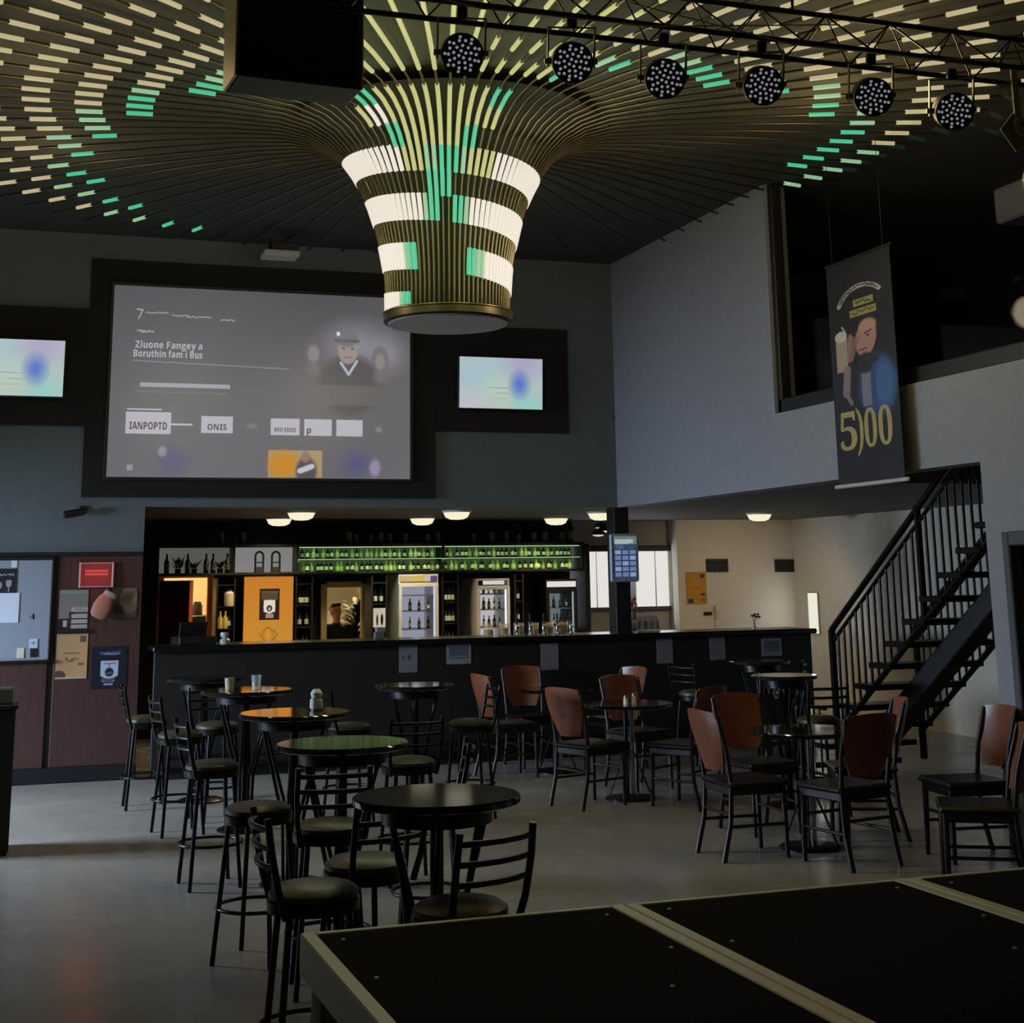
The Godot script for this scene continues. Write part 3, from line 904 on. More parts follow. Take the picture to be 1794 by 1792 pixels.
func low_table(at: Vector3, r: float, label: String) -> Node3D:
	var h := 0.72
	var t := thing("cafe_table", label, "table", at, 0.2, "low round cafe tables")
	part("top", B.new().lathe([[0.0, h - 0.028], [r - 0.012, h - 0.028], [r, h - 0.022], [r, h - 0.006], [r - 0.006, h], [0.0, h]], 40), M.table_top, t)
	part("top_plate", bx(Vector3(0, h - 0.035, 0), Vector3(0.3, 0.012, 0.3)), M.black_metal, t)
	for s in [-1, 1]:
		part("column", B.new().tube([Vector3(0.03 * s, 0.02, 0), Vector3(0.03 * s, h - 0.03, 0)], 0.018, 10), M.chrome if s == 1 else M.black_metal, t)
	for k in 4:
		var a := TAU * (k + 0.5) / 4.0
		part("brace", B.new().tube([Vector3(cos(a) * 0.17, 0.02, sin(a) * 0.17), Vector3(cos(a) * 0.03, 0.36, sin(a) * 0.03)], 0.007, 6), M.black_metal, t)
	part("base_plate", B.new().lathe([[0.0, 0.0], [0.20, 0.0], [0.20, 0.01], [0.17, 0.02], [0.0, 0.028]], 32), M.black_metal, t)
	return t

func make_stool(called: String, back: bool, seat_m: Material) -> Node3D:   # faces +x
	var t := thing(called, "", "stool")
	part("seat", B.new().lathe([[0.0, 0.635], [0.145, 0.635], [0.155, 0.645], [0.155, 0.663], [0.13, 0.68], [0.07, 0.69], [0.0, 0.692]], 28), seat_m, t)
	part("seat_frame", B.new().lathe([[0.12, 0.60], [0.158, 0.60], [0.16, 0.636], [0.12, 0.636]], 28), M.black_metal, t)
	for q in [[1, 1], [1, -1], [-1, 1], [-1, -1]]:
		var lo := Vector3(0.145 * q[0], 0, 0.145 * q[1])
		var hi := Vector3(0.10 * q[0], 0.62, 0.10 * q[1])
		part("leg", B.new().tube([lo, lo.lerp(hi, 0.5), hi], 0.0125, 8), M.black_metal, t)
	part("foot_ring", B.new().ring(Vector3(0, 0.235, 0), 0.182, 0.009, 28), M.black_metal, t)
	if back:
		for s in [-1, 1]:
			part("back_post", B.new().tube([Vector3(-0.12, 0.60, 0.135 * s), Vector3(-0.15, 0.70, 0.15 * s), Vector3(-0.175, 0.82, 0.155 * s), Vector3(-0.19, 0.925, 0.152 * s)], 0.0125, 8), M.black_metal, t)
		for k in 3:
			var y := 0.765 + k * 0.062
			var x := -0.162 - k * 0.011
			part("back_rail", B.new().tube([Vector3(x, y, -0.15), Vector3(x - 0.025, y, -0.08), Vector3(x - 0.034, y, 0), Vector3(x - 0.025, y, 0.08), Vector3(x, y, 0.15)], 0.0105, 7), M.black_metal, t)
	return t

func make_chair() -> Node3D:   # wooden, curved ply back, faces +x
	var t := thing("dining_chair", "", "chair")
	var seat := B.new()
	seat.box(Vector3(0.0, 0.445, 0), Vector3(0.42, 0.035, 0.42), 0.014)
	part("seat", seat, M.black_vinyl, t)
	part("seat_frame", bx(Vector3(0, 0.405, 0), Vector3(0.38, 0.05, 0.38), 0.006), M.wood_dark, t)
	for s in [-1, 1]:
		part("front_leg", B.new().tube([Vector3(0.185, 0, 0.175 * s), Vector3(0.175, 0.42, 0.17 * s)], 0.015, 8, 0.02), M.wood_dark, t)
		part("rear_leg", B.new().tube([Vector3(-0.255, 0, 0.185 * s), Vector3(-0.20, 0.22, 0.182 * s), Vector3(-0.185, 0.44, 0.18 * s), Vector3(-0.215, 0.65, 0.19 * s), Vector3(-0.275, 0.86, 0.195 * s)], 0.017, 8, 0.014), M.wood_dark, t)
		part("stretcher", B.new().tube([Vector3(-0.21, 0.20, 0.182 * s), Vector3(0.18, 0.20, 0.172 * s)], 0.010, 7), M.wood_dark, t)
	part("stretcher", B.new().tube([Vector3(0.18, 0.27, -0.17), Vector3(0.18, 0.27, 0.17)], 0.010, 7), M.wood_dark, t)
	part("stretcher", B.new().tube([Vector3(-0.195, 0.27, -0.18), Vector3(-0.195, 0.27, 0.18)], 0.010, 7), M.wood_dark, t)
	# back: one bent sheet between the uprights, waisted towards the seat
	var b := B.new()
	var nz := 10
	var ny := 8
	var th := 0.011
	var pt := func(i: int, j: int, side: float) -> Vector3:
		var v := float(j) / ny
		var y := 0.52 + v * 0.35
		var w := 0.12 + 0.085 * sin(minf(v * 1.25, 1.0) * PI / 2.0) - 0.02 * maxf(0.0, v - 0.85) / 0.15
		var zz := (float(i) / nz * 2.0 - 1.0)
		var x := -0.205 - (y - 0.55) * 0.24 - 0.05 * (1.0 - zz * zz) + side * th / 2.0
		return Vector3(x, y + 0.015 * (1.0 - zz * zz) * (1.0 if v > 0.9 else 0.0), zz * w)
	for i in nz:
		for j in ny:
			for side in [-1.0, 1.0]:
				b.quad(pt.call(i, j, side), pt.call(i + 1, j, side), pt.call(i + 1, j + 1, side), pt.call(i, j + 1, side), Vector3(side, 0, 0), 1 if side > 0 else 2)
	for i in nz:
		b.quad(pt.call(i, 0, -1.0), pt.call(i + 1, 0, -1.0), pt.call(i + 1, 0, 1.0), pt.call(i, 0, 1.0), Vector3.DOWN)
		b.quad(pt.call(i, ny, -1.0), pt.call(i + 1, ny, -1.0), pt.call(i + 1, ny, 1.0), pt.call(i, ny, 1.0), Vector3.UP)
	for j in ny:
		b.quad(pt.call(0, j, -1.0), pt.call(0, j + 1, -1.0), pt.call(0, j + 1, 1.0), pt.call(0, j, 1.0), Vector3(0, 0, -1))
		b.quad(pt.call(nz, j, -1.0), pt.call(nz, j + 1, -1.0), pt.call(nz, j + 1, 1.0), pt.call(nz, j, 1.0), Vector3(0, 0, 1))
	part("backrest", b, M.ply, t)
	return t

func furnish() -> void:
	var hb := 0.95
	bar_table(Vector3(1.52, 0, -5.32), hb, 0.30, "nearest tall round bar table, its glossy top catching a yellow reflection")
	bar_table(Vector3(1.59, 0, -7.19), hb, 0.315, "second nearest tall bar table, its top mirroring green bottle light")
	bar_table(Vector3(1.69, 0, -8.95), hb, 0.325, "tall bar table with a brownish top carrying a white napkin dispenser")
	bar_table(Vector3(1.72, 0, -10.96), hb, 0.325, "tall bar table nearest the wood panelling, with a glass and a cup on it")
	bar_table(Vector3(2.93, 0, -10.82), hb, 0.29, "tall bar table with a pale yellow sheen, standing before the printed sheets")
	bar_table(Vector3(1.62, 0, -12.5), hb, 0.30, "tall bar table against the dark end of the bar front")
	bar_table(Vector3(6.484, 0.950, -12.166) * Vector3(1, 0, 1), hb, 0.27, "tall bar table under the landscape sheet at the far end of the bar")
	bar_table(Vector3(5.72, 0, -10.35), hb, 0.25, "tall bar table close to the foot of the stair railing")
	low_table(Vector3(4.78, 0, -11.2), 0.36, "low round table with a bluish sheen in the middle of the wooden chairs")
	low_table(Vector3(4.98, 0, -8.78), 0.36, "low round table nearest the stage, among dark wooden chairs")
	low_table(Vector3(4.84, 0, -12.98), 0.34, "low round table close to the bar front beneath the posted sheets")
	# bar stools: [x, z, the way it faces, with back, label]
	var plain := make_stool("bar_stool", false, M.vinyl)
	plain.position = Vector3(1.215, 0, -7.30)
	plain.rotation.y = 0.95
	tag(plain, "backless black bar stool with olive seat, alone on the open floor side", "stool", "black metal bar stools")
	var dark := dup(plain, "bar_stool", Vector3(6.93, 0, -9.1), 0.4, "backless black bar stool half hidden beneath the upper stairs beside the pier")
	(dark.get_child(0) as MeshInstance3D).material_override = M.black_vinyl
	low_table(Vector3(7.75, 0, -8.75), 0.34, "low round table in the dark beyond the stairs")
	var backed := make_stool("bar_stool", true, M.vinyl)
	var spots := [
		[1.085, -5.34, 0.0, "black ladder-back bar stool with olive seat, nearest the camera at the stage corner"],
		[1.37, -5.77, 1.9, "olive-seated ladder-back stool tucked beneath the nearest bar table"],
		[1.475, -4.885, 1.95, "ladder-back stool with a black seat, its three rails showing over the stage edge"],
		[1.42, -6.66, 1.45, "ladder-back stool turned away, its rail crossing below the green mirrored table"],
		[1.27, -11.0, 0.15, "tall stool beside the wood panelling, standing on the bluish lit floor"],
		[3.36, -10.86, PI, "stool whose bent back post rises beside the leftmost wooden chair"],
		[2.48, -11.0, 0.1, "stool on the neon sign side of the table with the yellow sheen"],
		[2.33, -8.75, 1.57, "stool with its curved back rail outlined before the dark bar front"],
		[1.24, -9.1, 0.1, "stool at the brownish table on the side of the open floor"],
		[1.60, -11.55, -1.3, "stool behind the table nearest the wood panelling"],
		[1.16, -12.35, 0.0, "stool deep in shadow between wood panelling and bar front"],
		[2.05, -7.30, 2.9, "stool on the wooden chair side of the green mirrored table"],
		[6.05, -12.6, 0.4, "stool against the bar, left of the far bar table"],
		[6.86, -12.45, 2.6, "stool against the bar, behind the stair railing"],
		[5.72, -9.88, 1.5, "stool by the foot of the stair railing, lost in shadow"],
	]
	for k in spots.size():
		var q: Array = spots[k]
		var o: Node3D = backed if k == 0 else dup(backed, "bar_stool", Vector3.ZERO)
		o.position = Vector3(q[0], 0, q[1])
		o.rotation.y = q[2]
		tag(o, q[3], "stool", "black metal bar stools")
	# dining chairs
	var ch := make_chair()
	var cs := [
		[4.50, -8.72, 0.0, "wooden chair seen side on, its brown back catching light, nearest the stage"],
		[5.0, -9.45, -1.5, "wooden chair with a dark red back facing out from behind the nearest low table"],
		[4.93, -8.26, 1.75, "wooden chair with its black back turned, close to the stage edge"],
		[5.50, -8.98, 2.75, "wooden chair with orange back below the start of the stair railing"],
		[4.38, -11.02, 0.35, "wooden chair with brown back on the yellow sheen side of the bluish table"],
		[5.10, -11.72, -1.35, "wooden chair with wide orange back behind the bluish table"],
		[5.02, -10.70, 2.1, "wooden chair with black rounded back in front of the bluish table"],
		[4.34, -12.85, 0.1, "slim looking wooden chair with a brown back farthest from the stairs"],
		[5.36, -12.95, -2.9, "wooden chair with a dull top glint right against the bar front"],
		[4.78, -13.46, -1.5, "wooden chair squeezed between low table and bar front"],
		[5.15, -7.25, 2.6, "wooden chair with bright orange back turned to the doorway pier"],
		[7.25, -8.75, 0.0, "wooden chair in the dark beneath the stairs"],
		[8.3, -8.8, 3.1, "wooden chair against the far side of the table beyond the stairs"],
		[5.68, -8.1, 3.0, "wooden chair hidden in the dark by the white pier"],
	]
	for k in cs.size():
		var q: Array = cs[k]
		var o: Node3D = ch if k == 0 else dup(ch, "dining_chair", Vector3.ZERO)
		o.position = Vector3(q[0], 0, q[1])
		o.rotation.y = q[2]
		tag(o, q[3], "chair", "wooden chairs with bent backs")
	# small things on the tables
	var d := thing("napkin_dispenser", "white napkin dispenser on the brownish bar table", "dispenser", Vector3(1.83, hb, -9.0))
	part("body", bx(Vector3(0, 0.035, 0), Vector3(0.07, 0.07, 0.06), 0.012), M.white, d)
	part("lid", B.new().lathe([[0.0, 0.07], [0.032, 0.075], [0.036, 0.1], [0.02, 0.12], [0.0, 0.122]], 14), M.white, d)
	var gl := thing("tumbler", "small clear tumbler on the bar table near the wood panelling", "glass", Vector3(1.78, hb, -10.9))
	part("glass", B.new().lathe([[0.0, 0.0], [0.03, 0.0], [0.036, 0.10], [0.033, 0.10], [0.028, 0.008], [0.0, 0.008]], 16), glass(Color(0.85, 0.92, 0.88), 0.15), gl)
	single("paper_cup", B.new().lathe([[0.0, 0.0], [0.03, 0.0], [0.036, 0.075], [0.0, 0.075]], 14), mat(Color(0.62, 0.55, 0.45), 0.6), "beige paper cup on the bar table near the wood panelling", "cup", Vector3(1.62, hb, -11.1))
	for k in 2:
		var sh := thing("shaker", "white salt shaker on the bluish low table" if k == 0 else "white pepper shaker on the bluish low table, taller of two", "shaker", Vector3(4.72 + 0.07 * k, 0.72, -11.1))
		part("body", B.new().lathe([[0.0, 0], [0.02, 0], [0.016, 0.05 + 0.015 * k], [0.0, 0.05 + 0.015 * k]], 12), M.white, sh)
		part("cap", B.new().lathe([[0.017, 0.05 + 0.015 * k], [0.014, 0.065 + 0.015 * k], [0.0, 0.068 + 0.015 * k]], 12), M.chrome, sh)
	stage()

func stage() -> void:
	var hs := 0.72
	var z0 := -4.46
	var x := 0.868
	for k in 4:
		var w := 0.997
		var t := thing("stage_deck", ["black topped stage deck at the near corner with its pale edge strip", "second black stage deck from the near corner", "third black stage deck from the near corner", "black stage deck at the doorway end of the platform"][k], "stage deck", Vector3(x, 0, z0), 0.0, "portable stage decks")
		var fr := B.new()
		for q in [[0.022, 1.0, 0.044, 2.0], [w - 0.022, 1.0, 0.044, 2.0], [w / 2, 0.016, w - 0.088, 0.032], [w / 2, 1.984, w - 0.088, 0.032]]:
			fr.box(Vector3(q[0], hs - 0.055, q[1]), Vector3(q[2], 0.11, q[3]), 0.004)
		part("frame", fr, M.alu, t)
		part("top_board", bx(Vector3(w / 2, hs - 0.012, 1.0), Vector3(w - 0.088, 0.018, 1.936), 0.001), M.stage, t)
		for q in [[0.05, 0.05], [w - 0.05, 0.05], [0.05, 1.95], [w - 0.05, 1.95]]:
			part("leg", B.new().tube([Vector3(q[0], 0, q[1]), Vector3(q[0], hs - 0.1, q[1])], 0.024, 12), M.alu, t)
		for q in [[0.1, 0.12], [w - 0.1, 0.12], [0.09, 0.55], [w - 0.09, 0.55], [w * 0.75, 0.9]]:
			part("bolt", B.new().lathe([[0.0, hs - 0.003], [0.007, hs - 0.003], [0.006, hs + 0.001], [0.0, hs + 0.002]], 8), M.alu, t, Vector3(q[0], 0, q[1]))
		x += 1.0
	var sk := B.new()
	for j in 40:
		var a := Vector3(0.91 + 0.008 * sin(j * 1.7), 0.0, z0 + 0.1 + j * 0.046)
		var c := Vector3(0.91 + 0.008 * sin((j + 1) * 1.7), 0.0, z0 + 0.1 + (j + 1) * 0.046)
		sk.quad(a, c, c + Vector3.UP * 0.60, a + Vector3.UP * 0.60, Vector3.LEFT, 0)
		sk.quad(a + Vector3(0.006, 0, 0), c + Vector3(0.006, 0, 0), c + Vector3(0.006, 0.6, 0), a + Vector3(0.006, 0.6, 0), Vector3.RIGHT, 0)
	single("stage_skirt", sk, M.navy, "dark navy cloth skirt hanging under the stage's pale side rail", "cloth")



# ---------------------------------------------------------------- the bar
var bottle: Node3D
var small_bottle: Node3D

func make_bottle(called: String, h: float, r: float, m: Material, lm: Material) -> Node3D:
	var t := thing(called, "", "bottle")
	part("body", B.new().lathe([[0.0, 0.0], [r, 0.0], [r, h * 0.58], [r * 0.42, h * 0.74], [r * 0.36, h * 0.97], [r * 0.42, h], [0.0, h]], 12), m, t)
	part("label_band", B.new().lathe([[r + 0.001, h * 0.15], [r + 0.001, h * 0.48]], 12), lm, t)
	return t

func bar() -> void:
	# counter
	var c := thing("bar_counter", "long black bar counter running across the back of the room", "counter")
	part("front_panel", span(Vector3(1.35, 0.1, -13.95), Vector3(8.0, 1.10, -13.87), 0.004), M.black, c)
	part("plinth", span(Vector3(1.4, 0.0, -14.3), Vector3(7.95, 0.1, -13.93)), M.black, c)
	part("counter_top", span(Vector3(1.33, 1.10, -14.45), Vector3(8.04, 1.15, -13.8), 0.012), mat(Color(0.05, 0.048, 0.05), 0.25), c)
	part("end_panel", span(Vector3(7.94, 0.1, -14.4), Vector3(8.0, 1.1, -13.96), 0.004), M.black, c)
	part("foot_rail", B.new().tube([Vector3(1.5, 0.2, -13.76), Vector3(7.9, 0.2, -13.76)], 0.02, 8), M.black_metal, c)
	for k in 6:
		part("rail_bracket", bx(Vector3(1.7 + k * 1.2, 0.2, -13.82), Vector3(0.03, 0.03, 0.12)), M.black_metal, c)
	# sheets stuck on the front
	var sheets := [Vector3(3.689, 0.974, -13.870), Vector2(0.178, 0.249), Vector3(4.186, 1.003, -13.870), Vector2(0.244, 0.184), Vector3(5.107, 0.950, -13.870), Vector2(0.183, 0.252), Vector3(6.333, 0.974, -13.870), Vector2(0.175, 0.248), Vector3(6.918, 0.980, -13.870), Vector2(0.173, 0.229), Vector3(7.534, 0.974, -13.870), Vector2(0.230, 0.175)]
	var names := ["portrait printed sheet on the bar front with two small marks, nearest the wood panelling", "landscape printed sheet with a picture, on the bar front above the slim brown chair", "portrait sheet on the bar front beneath the taps", "portrait sheet on the bar front beneath the pillar side", "crooked portrait sheet on the bar front beneath the yellow poster", "landscape framed sheet at the far end of the bar front"]
	for k in 6:
		var land := k == 1 or k == 5
		var im := canvas(96, 72, Color(0.46, 0.48, 0.53)) if land else canvas(72, 96, Color(0.42, 0.42, 0.46))
		if land:
			rct(im, 10, 10, 76, 44, Color(0.30, 0.33, 0.38))
			scribble(im, 14, 80, 46, 8, 1.5, Color(0.5, 0.52, 0.56), 20)
		else:
			for j in 7: scribble(im, 10, 62, 20 + j * 10, 2, 0.8, Color(0.34, 0.34, 0.37), 14)
			if k == 0:
				rct(im, 14, 36, 6, 16, Color(0.2, 0.2, 0.22))
				rct(im, 36, 34, 10, 18, Color(0.2, 0.2, 0.22))
		var o := single("poster", flat_mesh(sheets[2 * k + 1].x, sheets[2 * k + 1].y, 0.004), pic(im, 0.6), names[k], "poster", sheets[2 * k] + Vector3(0, 0, 0.001), 0.0, "printed sheets on the bar front")
		if k == 4: o.rotation.z = 0.03
	# back bar carcass
	var xl: float = 1.695
	var xm: float = 2.494
	var xn: float = 3.220
	var xr: float = 6.679
	var y0: float = 1.807
	var y1: float = 2.087
	var ym: float = (y0 + y1) / 2.0
	var k := thing("back_bar_shelving", "long black back bar shelf with lit rows of bottles above the fridges", "shelving")
	part("bottom_shelf", span(Vector3(xl - 0.05, y0 - 0.03, -17.3), Vector3(xr + 0.05, y0, -16.98), 0.004), M.black, k)
	part("top_shelf", span(Vector3(xl - 0.05, y1, -17.3), Vector3(xr + 0.05, y1 + 0.035, -16.98), 0.004), M.black, k)
	part("glass_shelf", span(Vector3(xn, ym, -17.26), Vector3(xr, ym + 0.008, -17.0)), mat(Color(0.10, 0.16, 0.10), 0.15), k)
	part("back_panel", span(Vector3(xl, y0, -17.29), Vector3(xm, y1, -17.27)), glow(Color(0.085, 0.092, 0.078)), k)
	part("back_panel", span(Vector3(xm, y0, -17.29), Vector3(xn, y1, -17.27)), glow(Color(0.20, 0.20, 0.20)), k)
	part("back_panel", span(Vector3(xn, y0, -17.29), Vector3(xr, y1, -17.27)), glow(Color(0.022, 0.040, 0.016)), k)
	for x in [xl - 0.04, xm, xn, (xn + xr) / 2.0, xr + 0.04]:
		part("upright", span(Vector3(x - 0.015, y0, -17.28), Vector3(x + 0.015, y1, -17.0), 0.003), M.black, k)
	struct("trim_6", span(Vector3(xr + 0.055, 0.0, -17.5), Vector3(xr + 0.12, 2.1, -16.98), 0.004), mat(Color(0.05, 0.05, 0.07), 0.5))
	part("light_strip", span(Vector3(xn, y1 - 0.012, -17.03), Vector3(xr, y1 - 0.004, -17.01)), glow(Color(0.55, 0.75, 0.42)), k)
	area("shelf_light", Vector3((xn + xr) / 2.0, y1 - 0.02, -17.02), Vector3(0, -1, -0.8), xr - xn, 0.02, Color(0.85, 1.0, 0.68), 2.4)
	part("light_strip", span(Vector3(xn, ym - 0.007, -17.01), Vector3(xr, ym - 0.001, -17.0)), glow(Color(0.55, 0.75, 0.42)), k)
	area("shelf_light", Vector3((xn + xr) / 2.0, ym - 0.012, -16.995), Vector3(0, -1, -0.8), xr - xn, 0.02, Color(0.85, 1.0, 0.62), 4.0)
	# rows of small bottles on the lit shelves
	small_bottle = make_bottle("small_bottle", 0.118, 0.021, M.bottle_green, M.label_white)
	tag(small_bottle, "small green bottle with a pale label in the lower lit row", "bottle", "lower row of small bottles")
	var pale := make_bottle("small_bottle", 0.11, 0.024, mat(Color(0.55, 0.66, 0.42), 0.2), mat(Color(0.7, 0.78, 0.6), 0.5))
	tag(pale, "small pale bottle in the lower lit row", "bottle", "lower row of pale bottles")
	var n := 58
	for row in 2:
		for i in n:
			var x := lerpf(xn + 0.05, xr - 0.05, (i + 0.5 + (rng.randf() - 0.5) * 0.5) / n)
			if absf(x - (xn + xr) / 2.0) < 0.035: continue
			var p: Node3D = pale if rng.randf() < 0.42 else small_bottle
			var o := p
			if not (row == 0 and i == 0 and p == small_bottle) and not p.get_meta("placed", false) == false:
				o = dup(p, "small_bottle", Vector3.ZERO)
			elif p.get_meta("placed", false): o = dup(p, "small_bottle", Vector3.ZERO)
			p.set_meta("placed", true)
			o.position = Vector3(x, y0 + 0.001 if row == 0 else ym + 0.009, -17.1 - rng.randf() * 0.08)
			if row == 1:
				o.set_meta("label", "small pale bottle in the upper lit row" if p == pale else "small green bottle with a pale label in the upper lit row")
				o.set_meta("group", "upper row of pale bottles" if p == pale else "upper row of small bottles")
	# tall bottles standing on top
	bottle = make_bottle("bottle", 0.25, 0.036, M.bottle_dark, mat(Color(0.42, 0.35, 0.28), 0.4))
	tag(bottle, "tall dark bottle standing on top of the back bar shelf", "bottle", "dark bottles on the top shelf")
	var tops := [600, 613, 640, 655, 672, 700, 738, 757, 822, 853, 880, 905, 930, 952, 985, 1000, 388, 424]
	var xs := [2.360, 2.592, 6.606]
	for i in tops.size():
		var x: float = lerpf(xs[0], xs[2], (tops[i] - 388.0) / 612.0)
		var o := bottle if i == 0 else dup(bottle, "bottle", Vector3.ZERO)
		o.position = Vector3(x, y1 + 0.0365, -17.1 - 0.03 * (i % 3))
		o.scale = Vector3.ONE * (0.85 + 0.3 * rng.randf())
	# things in the grey and white sections
	for i in 5:
		var o := dup(bottle, "bottle", Vector3(lerpf(xl + 0.1, xm - 0.06, [-0.06, 0.30, 0.62, 0.74, 0.99][i]), y0, -17.04), 0.0, "", "")
		o.scale = Vector3(0.8, 0.85, 0.8)
		o.set_meta("label", "dark bottle against the grey lit panel, " + ["outermost of five", "second of five from outside", "middle of five", "fourth of five from outside", "closest to the white panel"][i])
		o.set_meta("group", "dark bottles on the grey panel")
	for i in 2:
		var ar := thing("arched_rack", ["arched dark bottle holder on the white panel, nearer the plants", "arched dark bottle holder on the white panel, nearer the small bottles"][i], "bottle holder", Vector3(lerpf(xm, xn, 0.42 + 0.26 * i), y0, -17.12))
		var pts := []
		for j in 13:
			var a := PI * j / 12.0
			pts.append(Vector3(cos(a) * 0.045, 0.18 + sin(a) * 0.05, 0))
		pts.push_front(Vector3(0.045, 0.0, 0))
		pts.append(Vector3(-0.045, 0.0, 0))
		part("arch", B.new().tube(pts, 0.012, 6), M.black, ar)
		part("crossbar", bx(Vector3(0, 0.11, 0), Vector3(0.09, 0.014, 0.02)), M.black, ar)
		part("base", bx(Vector3(0, 0.03, 0), Vector3(0.09, 0.06, 0.04), 0.004), mat(Color(0.16, 0.14, 0.12), 0.5), ar)
	for i in 3:
		var pl := thing("potted_plant", ["leafy plant in a small pot at the outer end of the grey panel", "low leafy plant in the middle of the grey panel", "leafy plant where grey and white panels meet"][i], "plant", Vector3([xl + 0.20, (xl + xm) / 2.0 - 0.02, xm - 0.13][i], y0, -17.17))
		part("pot", B.new().lathe([[0.0, 0.0], [0.03, 0.0], [0.036, 0.05], [0.0, 0.05]], 12), M.black, pl)
		var lf := B.new()
		for j in 26:
			var a := rng.randf() * TAU
			var rr := 0.03 + rng.randf() * 0.09
			var tip := Vector3(cos(a) * rr, 0.05 + rng.randf() * (0.17 if i == 0 else 0.10), sin(a) * rr * 0.6)
			var base := Vector3(cos(a) * 0.01, 0.05, sin(a) * 0.01)
			var side := Vector3(-sin(a), 0.2, cos(a)) * 0.014
			var mid := base.lerp(tip, 0.6) + Vector3.UP * 0.015
			lf.tri(base, mid - side, mid + side, Vector3(0.2, 1, 0.6), 0)
			lf.tri(mid - side, tip, mid + side, Vector3(0.2, 1, 0.6), 0)
		tag(part("leaves", lf, mat(Color(0.07, 0.12, 0.05), 0.6), pl), "", "", "", "stuff")
	# fridges
	fridge("glass door fridge with yellow and purple header, lit bluish inside", 4.404, 4.886, 1.781, 1.657, M.white, Color(0.36, 0.38, 0.46), [[0.0, 0.42, Color(0.55, 0.42, 0.16)], [0.42, 0.66, Color(0.62, 0.44, 0.06)], [0.66, 0.82, Color(0.55, 0.42, 0.50)], [0.82, 1.0, Color(0.10, 0.045, 0.20)]], 4, 0.55)
	fridge("white lit glass fridge with slim header, middle of the three fridges", 5.356, 5.769, 1.717, 1.611, M.white_metal, Color(0.60, 0.59, 0.60), [[0.18, 0.86, Color(0.62, 0.60, 0.55)]], 5, 0.95)
	fridge("black fridge with white lit header, teal inside and nearest the pillar", 6.231, 6.628, 1.698, 1.570, M.black, Color(0.16, 0.20, 0.20), [[0.0, 1.0, Color(0.72, 0.70, 0.68)]], 4, 0.3)
	# narrow shelf columns between doors and fridges
	var cols := [[380, 411, "by the red door", 4], [519, 547, "past the yellow panel", 4], [652, 677, "before the first fridge", 3], [776, 803, "between the first two fridges", 4], [903, 917, "behind the beer taps", 2]]
	var cx := [[2.317, 2.514], [3.209, 3.393], [4.092, 4.261], [4.942, 5.130], [5.840, 5.941]]
	var yb: float = 0.996
	for i in cols.size():
		var a: float = cx[i][0]
		var bb: float = cx[i][1]
		var t := thing("shelf_column", "narrow black shelf column " + cols[i][2], "shelving", Vector3((a + bb) / 2.0, 0, -17.0))
		var w := bb - a
		part("back_panel", bx(Vector3(0, (y0 + 0.5) / 2.0, -0.3), Vector3(w, y0 - 0.6, 0.02)), M.black, t)
		for s in [-1, 1]: part("side_panel", bx(Vector3(s * w / 2.0, (y0 - 0.06) / 2.0, -0.15), Vector3(0.02, y0 - 0.06, 0.3)), M.black, t)
		for j in 4: part("shelf", bx(Vector3(0, 0.95 + j * 0.24, -0.15), Vector3(w - 0.02, 0.015, 0.28)), M.black, t)
		for j in 3:
			for q in cols[i][3] - 1:
				if rng.randf() < 0.12 or (i == 0 and (j == 2 or (j == 1 and q < 2))): continue
				var o := dup(small_bottle, "bottle", Vector3((a + bb) / 2.0 - w / 2.0 + 0.05 + q * (w - 0.1) / maxf(1, cols[i][3] - 2), 0.959 + j * 0.24, -17.06))
				o.scale = Vector3(1.1, 1.45, 1.1)
				o.set_meta("label", "bottle with a pale label on the shelf column " + cols[i][2])
				o.set_meta("group", "bottles on the shelf column " + cols[i][2])
	spot("shelf_downlight", Vector3(2.362, 2.1, -16.55), Vector3(0, -1, -0.55), Color(1, 0.9, 0.7), 0.28, 40)
	spot("shelf_downlight", Vector3(4.049, 2.1, -16.55), Vector3(0, -1, -0.45), Color(0.9, 1, 0.85), 0.25, 50)
	var jar := thing("jar", "large pale jar at the top of the shelf column by the red door", "jar", Vector3(2.453, 1.4395, -17.02))
	part("body", B.new().lathe([[0.0, 0.0], [0.05, 0.0], [0.055, 0.02], [0.055, 0.14], [0.03, 0.165], [0.0, 0.165]], 16), mat(Color(0.82, 0.76, 0.68), 0.4), jar)
	part("lid", B.new().lathe([[0.032, 0.165], [0.032, 0.185], [0.0, 0.188]], 14), M.chrome, jar)
	for i in 2:
		var o := dup(small_bottle, "yellow_bottle", Vector3(2.353 + 0.06 * i, 1.15, -14.3), 0.0)
		o.position = Vector3(2.353 + 0.055 * i, 1.1995, -16.96)
		o.scale = Vector3(1.3, 1.6, 1.3)
		(o.get_child(0) as MeshInstance3D).material_override = mat(Color(0.78, 0.70, 0.38), 0.3)
		(o.get_child(1) as MeshInstance3D).material_override = mat(Color(0.82, 0.72, 0.40), 0.5)
		o.set_meta("label", "yellow bottle on the shelf column by the red door, " + ["outer of the pair", "inner of the pair"][i])
		o.set_meta("group", "pair of yellow bottles")
	# white card with two bottle pictures, till, lit panel
	var im := canvas(48, 80, Color(0.85, 0.80, 0.70))
	ell(im, 15, 50, 4, 26, Color(0.12, 0.10, 0.09), 0.2)
	ell(im, 34, 48, 5.5, 26, Color(0.10, 0.09, 0.08), 0.2)
	var wc := [Vector3(4.153, 1.284, -16.900), Vector2(0.141, 0.210)]
